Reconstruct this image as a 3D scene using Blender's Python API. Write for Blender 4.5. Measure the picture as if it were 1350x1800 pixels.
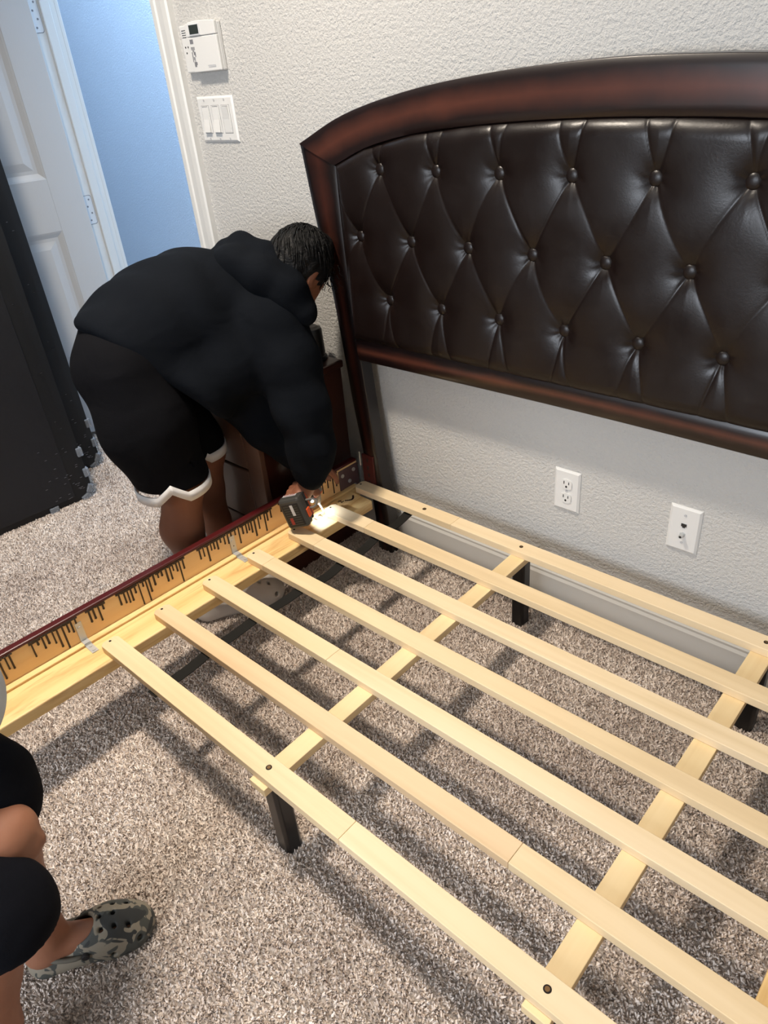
import bpy, bmesh, math, random
import numpy as np
from mathutils import Vector, Matrix
random.seed(7)
rng = np.random.RandomState(7)
scene = bpy.context.scene
for o in list(bpy.data.objects): bpy.data.objects.remove(o)
COL = scene.collection

# ------------------------------------------------------------------ camera
cd = bpy.data.cameras.new('camera'); cam = bpy.data.objects.new('camera', cd); COL.objects.link(cam)
YAW, PITCH, ROLL = 0.7838, -0.5636, -0.0992
fv = Vector((-math.sin(YAW)*math.cos(PITCH), math.cos(YAW)*math.cos(PITCH), math.sin(PITCH)))
r0 = Vector((math.cos(YAW), math.sin(YAW), 0)); u0 = r0.cross(fv)
rv = r0*math.cos(ROLL)+u0*math.sin(ROLL); uv = -r0*math.sin(ROLL)+u0*math.cos(ROLL)
cam.matrix_world = Matrix(((rv.x,uv.x,-fv.x,1.9151),(rv.y,uv.y,-fv.y,-1.4091),(rv.z,uv.z,-fv.z,1.3417),(0,0,0,1)))
cd.sensor_fit = 'VERTICAL'; cd.sensor_height = 36.0; cd.lens = 1275.69/1800*36; cd.clip_start = 0.02
scene.camera = cam

# ------------------------------------------------------------------ world, lights, exposure
scene.view_settings.view_transform = 'Standard'; scene.view_settings.look = 'None'
scene.view_settings.gamma = 1; scene.view_settings.use_curve_mapping = False
scene.view_settings.exposure = -0.2
w = bpy.data.worlds.new('world'); scene.world = w; w.use_nodes = True
w.node_tree.nodes['Background'].inputs[0].default_value = (0.55, 0.72, 1.0, 1)
w.node_tree.nodes['Background'].inputs[1].default_value = 1.5
def area(name, loc, target, sx, sy, power, col, shape='RECTANGLE'):
    l = bpy.data.lights.new(name, 'AREA'); l.shape = shape; l.size = sx; l.size_y = sy; l.energy = power; l.color = col
    o = bpy.data.objects.new(name, l); COL.objects.link(o); o.location = loc
    d = Vector(target)-Vector(loc); o.rotation_euler = d.to_track_quat('-Z', 'Y').to_euler(); return o
ROOM_X0, ROOM_X1, ROOM_Y0, CEIL = -1.9, 3.6, -3.7, 2.95
area('ceiling_lamp_light', (0.45,-0.98,2.84), (0.45,-0.98,0), 0.24, 0.24, 44, (1.0,0.885,0.745), 'DISK').data.spread = math.radians(122)   # recessed downlight: its trim shields the high angles
area('window_daylight', (1.5,ROOM_Y0-0.06,1.45), (1.5,0,1.2), 1.5, 1.3, 95, (0.86,0.92,1.0))
area('hall_ceiling_fill', (-1.25,0.66,2.86), (-1.7,1.25,0.8), 3.4, 0.7, 225, (0.50,0.72,1.0))  # added panel below the hall ceiling, standing in for daylight; no window here
area('hall_end_fill', (1.7,0.69,0.95), (-1.5,1.15,0.7), 0.9, 1.3, 22, (0.50,0.72,1.0))  # added fill for the hall wall's lower right and the door; no opening there

# ------------------------------------------------------------------ helpers
def link(name, me, mat=None, parent=None, smooth=False):
    o = bpy.data.objects.new(name, me); COL.objects.link(o)
    if mat is not None and len(me.materials) == 0: me.materials.append(mat)
    if parent is not None: o.parent = parent
    if smooth:
        me.polygons.foreach_set('use_smooth', [True]*len(me.polygons))
    return o
def tag(o, label=None, cat=None, group=None, kind=None):
    if label: o['label'] = label
    if cat: o['category'] = cat
    if group: o['group'] = group
    if kind: o['kind'] = kind
    return o
def empty(name, loc=(0,0,0), rz=0.0):
    o = bpy.data.objects.new(name, None); COL.objects.link(o); o.location = loc; o.rotation_euler = (0,0,rz)
    o.empty_display_size = 0.05; return o
class MB:
    """collects geometry, then links it as one mesh"""
    def __init__(s): s.bm = bmesh.new()
    def box(s, x0, x1, y0, y1, z0, z1, bev=0.0, seg=2, mtx=None):
        t = bmesh.new(); bmesh.ops.create_cube(t, size=1)
        for v in t.verts: v.co = Vector((x0+(v.co.x+.5)*(x1-x0), y0+(v.co.y+.5)*(y1-y0), z0+(v.co.z+.5)*(z1-z0)))
        if bev: bmesh.ops.bevel(t, geom=t.edges[:], offset=bev, segments=seg, affect='EDGES', profile=.5)
        return s.add(t, mtx)
    def cyl(s, a, b, r, r2=None, n=20, bev=0.0, mtx=None):
        a, b = Vector(a), Vector(b); d = b-a; t = bmesh.new()
        bmesh.ops.create_cone(t, cap_ends=True, segments=n, radius1=r, radius2=r if r2 is None else r2, depth=d.length)
        if bev:
            es = [e for e in t.edges if len(e.link_faces) == 2 and any(len(f.verts) > 4 for f in e.link_faces)]
            bmesh.ops.bevel(t, geom=es, offset=bev, segments=2, affect='EDGES', profile=.5)
        q = d.to_track_quat('Z', 'Y').to_matrix().to_4x4(); q.translation = (a+b)/2
        bmesh.ops.transform(t, matrix=q, verts=t.verts[:]); return s.add(t, mtx)
    def sph(s, c, r, sc=(1,1,1), sub=2, mtx=None):
        t = bmesh.new(); bmesh.ops.create_icosphere(t, subdivisions=sub, radius=r)
        for v in t.verts: v.co = Vector((c[0]+v.co.x*sc[0], c[1]+v.co.y*sc[1], c[2]+v.co.z*sc[2]))
        return s.add(t, mtx)
    def prism(s, pts, h0, h1, axis='y', mtx=None, bev=0.0):
        """polygon in the plane across `axis`, pulled from h0 to h1"""
        t = bmesh.new()
        def P(p, h):
            return {'y': (p[0], h, p[1]), 'z': (p[0], p[1], h), 'x': (h, p[0], p[1])}[axis]
        va = [t.verts.new(P(p, h0)) for p in pts]; vb = [t.verts.new(P(p, h1)) for p in pts]
        t.faces.new(va); t.faces.new(vb[::-1]); n = len(pts)
        for i in range(n): t.faces.new((va[i], vb[i], vb[(i+1) % n], va[(i+1) % n]))
        bmesh.ops.recalc_face_normals(t, faces=t.faces[:])
        if bev: bmesh.ops.bevel(t, geom=t.edges[:], offset=bev, segments=2, affect='EDGES', profile=.5)
        return s.add(t, mtx)
    def tube(s, pts, r, n=8, mtx=None):
        pts = [Vector(p) for p in pts]; t = bmesh.new(); rings = []
        for i, p in enumerate(pts):
            d = (pts[min(i+1, len(pts)-1)]-pts[max(i-1, 0)]).normalized()
            a = d.orthogonal().normalized() if not rings else (rings[-1][1]-d*rings[-1][1].dot(d)).normalized()
            b = d.cross(a); rr = r[i] if isinstance(r, (list, tuple)) else r
            rings.append(([t.verts.new(p+(a*math.cos(k*2*math.pi/n)+b*math.sin(k*2*math.pi/n))*rr) for k in range(n)], a))
        for (A, _), (B, _) in zip(rings[:-1], rings[1:]):
            for k in range(n): t.faces.new((A[k], A[(k+1) % n], B[(k+1) % n], B[k]))
        t.faces.new(rings[0][0][::-1]); t.faces.new(rings[-1][0]); return s.add(t, mtx)
    def add(s, t, mtx=None):
        if mtx is not None: bmesh.ops.transform(t, matrix=mtx, verts=t.verts[:])
        me = bpy.data.meshes.new('tmp'); t.to_mesh(me); t.free(); s.bm.from_mesh(me); bpy.data.meshes.remove(me); return s
    def mesh(s, name):
        me = bpy.data.meshes.new(name); s.bm.to_mesh(me); s.bm.free(); return me
    def build(s, name, mat, parent=None, smooth=False, loc=None):
        o = link(name, s.mesh(name), mat, parent, smooth)
        if loc is not None: o.location = loc
        return o
def autosmooth(o, ang=35):
    me = o.data; me.polygons.foreach_set('use_smooth', [True]*len(me.polygons)); me.set_sharp_from_angle(angle=math.radians(ang)); return o

# ---- signed distance bodies meshed with surface nets
class SDF:
    def __init__(s, lo, hi, h):
        s.lo = np.array(lo, float); s.h = h; s.n = np.ceil((np.array(hi)-s.lo)/h).astype(int)+1
        s.d = np.full(s.n, 0.25, np.float32)
        s.ax = [s.lo[i]+h*np.arange(s.n[i]) for i in range(3)]
    def _sl(s, lo, hi, m):
        sl = []
        for i in range(3):
            a = int(max(0, math.floor((lo[i]-m-s.lo[i])/s.h))); b = int(min(s.n[i], math.ceil((hi[i]+m-s.lo[i])/s.h)+1))
            if b <= a: return None
            sl.append(slice(a, b))
        return tuple(sl)
    def _grid(s, sl): return np.meshgrid(*[s.ax[i][sl[i]] for i in range(3)], indexing='ij')
    def _mix(s, sl, d, k, op='u'):
        a = s.d[sl]
        if op == 'u':
            if k > 0:
                hh = np.clip(.5+.5*(a-d)/k, 0, 1); r = a*(1-hh)+d*hh-k*hh*(1-hh)
            else: r = np.minimum(a, d)
        else:
            if k > 0:
                hh = np.clip(.5-.5*(a+d)/k, 0, 1); r = a*(1-hh)-d*hh+k*hh*(1-hh)
            else: r = np.maximum(a, -d)
        s.d[sl] = r
    def cone(s, a, b, ra, rb=None, k=.02, op='u', flat=None):
        rb = ra if rb is None else rb; a = np.array(a, float); b = np.array(b, float); R = max(ra, rb)
        if flat is not None: R *= max(1, flat[1])
        sl = s._sl(np.minimum(a, b)-R, np.maximum(a, b)+R, .06+k)
        if sl is None: return s
        X, Y, Z = s._grid(sl); ba = b-a; L = max(ba@ba, 1e-9)
        h = np.clip(((X-a[0])*ba[0]+(Y-a[1])*ba[1]+(Z-a[2])*ba[2])/L, 0, 1)
        qx, qy, qz = X-a[0]-ba[0]*h, Y-a[1]-ba[1]*h, Z-a[2]-ba[2]*h
        if flat is not None:       # stretch the section along a direction
            f = np.array(flat[0], float); f = f/np.linalg.norm(f); dt = qx*f[0]+qy*f[1]+qz*f[2]; c = (1/flat[1]-1)*dt
            qx, qy, qz = qx+c*f[0], qy+c*f[1], qz+c*f[2]
        s._mix(sl, np.sqrt(qx*qx+qy*qy+qz*qz)-(ra+(rb-ra)*h), k, op); return s
    def chain(s, pts, k=.02, flat=None):
        for (a, ra), (b, rb) in zip(pts[:-1], pts[1:]): s.cone(a, b, ra, rb, k, flat=flat)
        return s
    def ell(s, c, r, k=.02, op='u', rot=None):
        c = np.array(c, float); r = np.array(r, float); m = r.max()
        sl = s._sl(c-m, c+m, .05+k)
        if sl is None: return s
        X, Y, Z = s._grid(sl); q = np.stack([X-c[0], Y-c[1], Z-c[2]], -1)
        if rot is not None: q = q@np.array(rot)       # columns of rot = local axes
        k0 = np.sqrt(((q/r)**2).sum(-1)); k1 = np.sqrt(((q/r**2)**2).sum(-1))+1e-9
        s._mix(sl, k0*(k0-1)/k1, k, op); return s
    def box(s, c, hs, rad, k=.0, op='u', rot=None):
        c = np.array(c, float); hs = np.array(hs, float); m = np.linalg.norm(hs)
        sl = s._sl(c-m, c+m, .03+k)
        if sl is None: return s
        X, Y, Z = s._grid(sl); q = np.stack([X-c[0], Y-c[1], Z-c[2]], -1)
        if rot is not None: q = q@np.array(rot)
        q = np.abs(q)-(hs-rad); d = np.sqrt((np.maximum(q, 0)**2).sum(-1))+np.minimum(q.max(-1), 0)-rad
        s._mix(sl, d, k, op); return s
    def half(s, p, n, k=.005):
        """keep the side of the plane away from n"""
        p = np.array(p, float); n = np.array(n, float); n /= np.linalg.norm(n); sl = tuple(slice(0, q) for q in s.n)
        X, Y, Z = s._grid(sl); d = -((X-p[0])*n[0]+(Y-p[1])*n[1]+(Z-p[2])*n[2]); s._mix(sl, d, k, 's'); return s
    def warp(s, fn):
        sl = tuple(slice(0, q) for q in s.n); X, Y, Z = s._grid(sl); s.d = s.d+fn(X, Y, Z).astype(np.float32); return s
    def mesh(s, name, relax=1):
        d = s.d; ins = d < 0; n = d.shape
        c = np.zeros([n[0]-1, n[1]-1, n[2]-1], np.int8)
        for dx in (0, 1):
            for dy in (0, 1):
                for dz in (0, 1): c += ins[dx:n[0]-1+dx, dy:n[1]-1+dy, dz:n[2]-1+dz]
        act = (c > 0) & (c < 8); cells = np.argwhere(act); idx = -np.ones(c.shape, np.int64); idx[act] = np.arange(len(cells))
        acc = np.zeros((len(cells), 3)); cnt = np.zeros(len(cells))
        cor = [(x, y, z) for x in (0, 1) for y in (0, 1) for z in (0, 1)]
        val = {k: d[cells[:, 0]+k[0], cells[:, 1]+k[1], cells[:, 2]+k[2]] for k in cor}
        for a in cor:
            for ax in range(3):
                if a[ax] == 0:
                    b = list(a); b[ax] = 1; b = tuple(b); va, vb = val[a], val[b]; m = (va < 0) != (vb < 0)
                    t = np.where(m, va/np.where(m, va-vb, 1), 0); p = np.tile(np.array(a, float), (len(cells), 1)); p[:, ax] = t
                    acc += p*m[:, None]; cnt += m
        V = s.lo+(cells+acc/cnt[:, None])*s.h; quads = []
        for ax in range(3):
            sl0 = [slice(None)]*3; sl1 = [slice(None)]*3; sl0[ax] = slice(0, -1); sl1[ax] = slice(1, None)
            A, B = ins[tuple(sl0)], ins[tuple(sl1)]; e = np.argwhere(A != B); o1, o2 = [(1, 2), (2, 0), (0, 1)][ax]
            e = e[(e[:, o1] > 0) & (e[:, o2] > 0) & (e[:, o1] < n[o1]-1) & (e[:, o2] < n[o2]-1)]
            def ci(s1, s2):
                q = e.copy(); q[:, o1] -= s1; q[:, o2] -= s2; return idx[q[:, 0], q[:, 1], q[:, 2]]
            Q = np.stack([ci(1, 1), ci(0, 1), ci(0, 0), ci(1, 0)], 1); f = A[e[:, 0], e[:, 1], e[:, 2]]
            Q[~f] = Q[~f][:, ::-1]; quads.append(Q)
        Q = np.concatenate(quads); Q = Q[(Q >= 0).all(1)]
        for _ in range(relax):                       # light smoothing
            S = np.zeros_like(V); N = np.zeros(len(V))
            for i, j in ((0, 1), (1, 2), (2, 3), (3, 0)):
                np.add.at(S, Q[:, i], V[Q[:, j]]); np.add.at(S, Q[:, j], V[Q[:, i]]); np.add.at(N, Q[:, i], 1); np.add.at(N, Q[:, j], 1)
            V = V*.5+.5*S/np.maximum(N, 1)[:, None]
        me = bpy.data.meshes.new(name); me.from_pydata(V.tolist(), [], Q.tolist()); me.update()
        me.polygons.foreach_set('use_smooth', [True]*len(me.polygons)); return me
def frame(z, x):
    """rotation whose columns are x', y', z' with z' along z"""
    z = np.array(z, float); z /= np.linalg.norm(z); x = np.array(x, float); x -= z*(x@z); x /= np.linalg.norm(x); y = np.cross(z, x)
    return np.stack([x, y, z], 1)
def M4(origin, rot):
    m = Matrix.Identity(4)
    for i in range(3):
        for j in range(3): m[i][j] = float(rot[i][j])
        m[i][3] = float(origin[i])
    return m

# ------------------------------------------------------------------ materials
def lin(c):
    return tuple(((v/255.0)/12.92 if v <= 10.3 else (((v/255.0)+.055)/1.055)**2.4) for v in c)
class Mat:
    def __init__(s, name, col=(200,200,200), rough=.6, metal=0, coat=0, spec=.5):
        s.m = bpy.data.materials.new(name); s.m.use_nodes = True; s.t = s.m.node_tree; s.b = s.t.nodes['Principled BSDF']
        s.b.inputs['Base Color'].default_value = (*lin(col), 1); s.b.inputs['Roughness'].default_value = rough
        s.b.inputs['Metallic'].default_value = metal; s.b.inputs['Coat Weight'].default_value = coat; s.b.inputs['Specular IOR Level'].default_value = spec
        s._co = None
    def n(s, typ, **kw):
        nd = s.t.nodes.new(typ)
        for k, v in kw.items():
            if k in nd.inputs: nd.inputs[k].default_value = v
            else: setattr(nd, k, v)
        return nd
    def l(s, a, b): s.t.links.new(a, b)
    def coord(s, scale=(1,1,1), rot=(0,0,0), kind='Object'):
        tc = s.n('ShaderNodeTexCoord'); mp = s.n('ShaderNodeMapping'); mp.inputs['Scale'].default_value = scale; mp.inputs['Rotation'].default_value = rot
        s.l(tc.outputs[kind], mp.inputs['Vector']); return mp.outputs['Vector']
    def geo(s, scale=(1,1,1)):
        g = s.n('ShaderNodeNewGeometry'); mp = s.n('ShaderNodeMapping'); mp.inputs['Scale'].default_value = scale
        s.l(g.outputs['Position'], mp.inputs['Vector']); return mp.outputs['Vector']
    def noise(s, vec, scale, detail=3, rough=.5, dist=0):
        nd = s.n('ShaderNodeTexNoise'); nd.inputs['Scale'].default_value = scale; nd.inputs['Detail'].default_value = detail
        nd.inputs['Roughness'].default_value = rough; nd.inputs['Distortion'].default_value = dist; s.l(vec, nd.inputs['Vector']); return nd.outputs['Fac']
    def ramp(s, fac, stops):
        nd = s.n('ShaderNodeValToRGB'); e = nd.color_ramp.elements
        while len(e) < len(stops): e.new(.5)
        for el, (p, c) in zip(e, stops): el.position = p; el.color = (*lin(c), 1) if len(c) == 3 else c
        s.l(fac, nd.inputs['Fac']); return nd.outputs['Color']
    def mix(s, fac, a, b, mode='MIX'):
        nd = s.n('ShaderNodeMix', data_type='RGBA', blend_type=mode)
        for v, i in ((fac, 0), (a, 6), (b, 7)):
            if hasattr(v, 'is_linked') or isinstance(v, bpy.types.NodeSocket): s.l(v, nd.inputs[i])
            elif isinstance(v, tuple): nd.inputs[i].default_value = (*lin(v), 1)
            else: nd.inputs[i].default_value = v
        return nd.outputs[2]
    def color(s, sock): s.l(sock, s.b.inputs['Base Color']); return s
    def bump(s, fac, strength=.3, dist=.01):
        nd = s.n('ShaderNodeBump'); nd.inputs['Strength'].default_value = strength; nd.inputs['Distance'].default_value = dist
        s.l(fac, nd.inputs['Height']); s.l(nd.outputs['Normal'], s.b.inputs['Normal']); return s

def plain(name, col, rough=.5, **kw): return Mat(name, col, rough, **kw).m
def wall_paint(name, col):
    a = Mat(name, col, .75, spec=.3); v = a.geo(); f1 = a.noise(v, 125, 3, .55); f2 = a.noise(v, 320, 2, .5)
    mx = a.n('ShaderNodeMath', operation='MULTIPLY_ADD'); a.l(f2, mx.inputs[0]); mx.inputs[1].default_value = .3; a.l(f1, mx.inputs[2])
    a.bump(mx.outputs[0], .85, .005); return a.m
MW = wall_paint('wall_paint', (190,188,184))
MHALL = wall_paint('hall_paint', (206,212,220))
MTRIM = Mat('trim_paint', (212,211,207), .4); MTRIM.bump(MTRIM.noise(MTRIM.geo(), 60, 2), .03, .002); MTRIM = MTRIM.m
MDOOR = Mat('door_paint', (202,203,204), .45); MDOOR.bump(MDOOR.noise(MDOOR.coord((60,60,4)), 6, 3), .05, .002); MDOOR = MDOOR.m
MCEIL = plain('ceiling_paint', (236,233,227), .85)
def carpet_mat():
    a = Mat('carpet', (165,150,140), .95, spec=.1); v = a.geo()
    f = a.noise(v, 150, 4, .7, .6)
    c = a.ramp(f, [(.30,(124,112,104)), (.42,(176,163,153)), (.54,(208,197,188)), (.70,(226,217,209))])
    a.color(c); a.bump(f, .9, .014); return a.m
def pile_mat():
    a = Mat('carpet_pile', (190,177,167), .95, spec=.05); oi = a.n('ShaderNodeObjectInfo'); v = a.geo()
    c = a.ramp(oi.outputs['Random'], [(0,(184,170,160)), (.28,(216,204,194)), (.62,(236,226,217)), (1,(250,243,237))])
    c2 = a.ramp(a.noise(v, 2.4, 3, .6), [(.32,(218,212,208)), (.68,(255,253,250))]); a.color(a.mix(1.0, c, c2, 'MULTIPLY')); return a.m
MCARPET = carpet_mat(); MPILE = pile_mat()
def pine(name, light, mid, dark, rough=.55, knots=False, axis=0, sc=1.0):
    a = Mat(name, mid, rough)
    st = [60, 60, 60]; st[axis] = 2.2; v = a.coord(tuple(x*sc for x in st)); oi = a.n('ShaderNodeObjectInfo')
    av = a.n('ShaderNodeVectorMath', operation='ADD'); a.l(v, av.inputs[0]); cx = a.n('ShaderNodeCombineXYZ')
    mr = a.n('ShaderNodeMath', operation='MULTIPLY'); a.l(oi.outputs['Random'], mr.inputs[0]); mr.inputs[1].default_value = 57
    for i in range(3): a.l(mr.outputs[0], cx.inputs[i])
    a.l(cx.outputs[0], av.inputs[1]); vv = av.outputs[0]
    f = a.noise(vv, .55, 4, .55, .5); g = a.noise(a.coord((4,4,4)), 1.3, 2)
    c = a.ramp(f, [(.3, light), (.52, mid), (.75, dark)])
    c = a.mix(.35, c, a.ramp(g, [(.35, light), (.7, mid)]))
    if knots:
        vo = a.n('ShaderNodeTexVoronoi'); kv = [9, 9, 9]; kv[axis] = 4; a.l(a.coord(tuple(kv)), vo.inputs['Vector']); vo.inputs['Scale'].default_value = 1.0
        k = a.ramp(vo.outputs['Distance'], [(.07, (96,56,26)), (.16, (255,255,255))]); c = a.mix(.8, c, k, 'MULTIPLY'); w2 = [26, 26, 26]; w2[axis] = 3; st2 = a.ramp(a.noise(a.coord(tuple(w2)), 1, 4, .65, 1.0), [(.50, (255,255,255)), (.72, (196,150,98))]); c = a.mix(.7, c, st2, 'MULTIPLY')
    a.color(c); a.bump(f, .08, .002); return a.m
MSLAT = [pine('slat_pine_%d' % i, l, m, d) for i, (l, m, d) in enumerate([((235,213,177),(228,204,165),(213,187,143)), ((232,209,171),(224,199,158),(207,180,137)), ((225,198,160),(215,185,146),(197,165,124))])]
MSUPP = pine('support_pine', (236,212,168), (228,202,154), (212,180,130), axis=1)
MLEDGE = pine('ledger_pine', (240,210,154), (232,196,132), (206,162,98), axis=1, knots=True)
MRAILIN = pine('rail_pine', (244,210,156), (238,198,140), (222,176,116), axis=1)
def stain(name, dark=(24,12,11), mid=(68,36,27), lite=(82,45,34), rough=.33):
    a = Mat(name, mid, rough, coat=.25); a.b.inputs['Coat Roughness'].default_value = .15
    at = a.n('ShaderNodeAttribute', attribute_name='edge'); v = a.coord((1,1,1)); f = a.noise(v, 5.5, 4, .6)
    c = a.ramp(f, [(.32, mid), (.72, lite)]); nz = a.noise(v, 9, 3, .6)
    ad = a.n('ShaderNodeMath', operation='MULTIPLY_ADD'); a.l(nz, ad.inputs[0]); ad.inputs[1].default_value = .7; a.l(at.outputs['Fac'], ad.inputs[2])
    fr = a.ramp(ad.outputs[0], [(.36, (0,0,0)), (1.2, (255,255,255))]); c = a.mix(fr, c, dark)
    a.color(c); a.bump(a.noise(a.coord((8,8,120)), 1, 2), .03, .002); return a.m
MSTAIN = stain('cherry_stain')
MSTAIND = stain('dark_cherry_stain', (18,9,8), (52,24,17), (66,32,22))
MNIGHT = stain('nightstand_lit_stain', (52,33,26), (92,62,47), (102,72,55), .45)  # lit, sheeny look of the nightstand front put into a lighter brown
MREDEDGE = plain('oxblood_stain', (72,16,18), .35, coat=.15)
MDRIP = plain('stain_drip', (38,14,10), .35)
MLEATHER = Mat('leather', (20,12,10), .3, spec=.40)
MLEATHER.bump(MLEATHER.noise(MLEATHER.coord((1,1,1)), 240, 3, .6), .1, .002)
rr = MLEATHER.ramp(MLEATHER.noise(MLEATHER.coord((1,1,1)), 14, 3), [(.3, (.28,.28,.28,1)), (.7, (.42,.42,.42,1))]); MLEATHER.l(rr, MLEATHER.b.inputs['Roughness']); MLEATHER = MLEATHER.m
MSEAM = plain('leather_seam', (22,16,15), .35)
MBLACKLEG = plain('black_leg_paint', (14,12,13), .35)
MSTRAP = plain('strap_webbing', (33,32,30), .85, spec=.1)
MSTEEL = plain('zinc_steel', (200,202,202), .45, metal=.55)
MSCREW = plain('screw_brass', (120,92,60), .4, metal=.8)
MHOLE = plain('hole_dark', (30,20,12), .9)
MPLATE = plain('plate_white', (214,213,210), .35)
MPLATE2 = plain('plate_shade', (205,206,207), .4)
MSLOT = plain('slot_dark', (34,32,31), .6)
MLCD = plain('lcd_screen', (50,56,54), .15)
MPRINT = plain('keypad_print', (118,118,122), .6)
MGREYPRINT = plain('grey_print', (178,178,180), .6)
MBRACKET = plain('red_brown_metal', (78,26,22), .45)
MPURPLE = plain('bracket_grey', (92,70,72), .4)
MBOXF = Mat('box_spring_fabric', (17,17,21), .55); MBOXF.bump(MBOXF.noise(MBOXF.coord((1,1,1)), 9, 4), .3, .02); MBOXF = MBOXF.m
MBOXE = plain('box_spring_border', (8,8,10), .6)
MCLIP = Mat('clear_plastic', (205,212,222), .15); MCLIP.b.inputs['Transmission Weight'].default_value = .75; MCLIP.b.inputs['IOR'].default_value = 1.3; MCLIP = MCLIP.m
MSTAPLE = plain('staple', (150,150,158), .3, metal=1.0)
def fabric(name, col, col2, sc=260, bump=.25, rough=.9):
    a = Mat(name, col, rough, spec=.08); v = a.geo(); f = a.noise(v, sc, 2); g = a.noise(v, 7, 3)
    a.color(a.mix(g, col, col2)); wv = a.noise(a.geo((1,1,1.6)), 9, 2, .45, .6)
    ad = a.n('ShaderNodeMath', operation='MULTIPLY_ADD'); a.l(f, ad.inputs[0]); ad.inputs[1].default_value = .06; a.l(wv, ad.inputs[2])
    a.bump(ad.outputs[0], .3, .02); return a.m
MHOOD = fabric('hoodie_fleece', (10,13,18), (15,18,23))
MSHORT = fabric('black_mesh_short', (9,9,12), (14,14,17), 400)
MTRIMW = fabric('white_knit_band', (222,220,218), (205,203,204), 400)
MNAVY = fabric('navy_short', (13,14,20), (17,18,23), 400)
MWHITE = fabric('white_shirt', (206,212,216), (190,196,203), 300)
def skin(name, a1, a2):
    a = Mat(name, a1, .5, spec=.35); v = a.geo(); a.color(a.mix(a.noise(v, 16, 4), a1, a2)); a.b.inputs['Subsurface Weight'].default_value = .08
    a.b.inputs['Subsurface Radius'].default_value = (.01,.004,.002); a.bump(a.noise(v, 420, 2), .06, .001); return a.m
MSKIN = skin('skin_warm', (140,92,68), (124,78,58))
MSKIN2 = skin('skin_tan', (150,104,80), (136,90,68))
MHAIR = Mat('black_hair', (9,8,8), .6, spec=.25); MHAIR.bump(MHAIR.noise(MHAIR.coord((180,30,180)), 1, 3), .8, .004); MHAIR = MHAIR.m
MCLOGG = plain('grey_clog_foam', (198,190,181), .7)
def camo():
    a = Mat('camo_clog_foam', (120,112,98), .7); v = a.geo((1,1,1)); f = a.noise(v, 26, 2, .55, .9); g = a.noise(v, 23, 2, .5, .8)
    c = a.ramp(f, [(.50, (133,125,110)), (.515, (66,68,64))]); c2 = a.ramp(g, [(.60, (0,0,0)), (.61, (255,255,255))])
    a.color(a.mix(c2, c, (44,46,46))); return a.m
MCAMO = camo()
MCAMOP = plain('camo_clog_sole', (92,88,78), .75)
MBLKPL = plain('tool_black_plastic', (22,22,23), .45)
MDGREY = plain('tool_dark_grey', (58,57,54), .5)
MGREYT = plain('tool_grey', (128,124,118), .45)
MORANGE = plain('tool_orange', (214,84,32), .45)
MLABEL = plain('tool_label', (196,196,198), .4)
MREDLAB = plain('tool_label_red', (150,50,40), .5)
MLED = bpy.data.materials.new('led_lens'); MLED.use_nodes = True
MLED.node_tree.nodes['Principled BSDF'].inputs['Emission Color'].default_value = (.85,.92,1,1); MLED.node_tree.nodes['Principled BSDF'].inputs['Emission Strength'].default_value = 6
MLAMP = bpy.data.materials.new('lamp_diffuser'); MLAMP.use_nodes = True
MLAMP.node_tree.nodes['Principled BSDF'].inputs['Emission Color'].default_value = (1,.86,.68,1); MLAMP.node_tree.nodes['Principled BSDF'].inputs['Emission Strength'].default_value = 6
MBLKITEM = plain('black_item', (12,12,13), .4)

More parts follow.
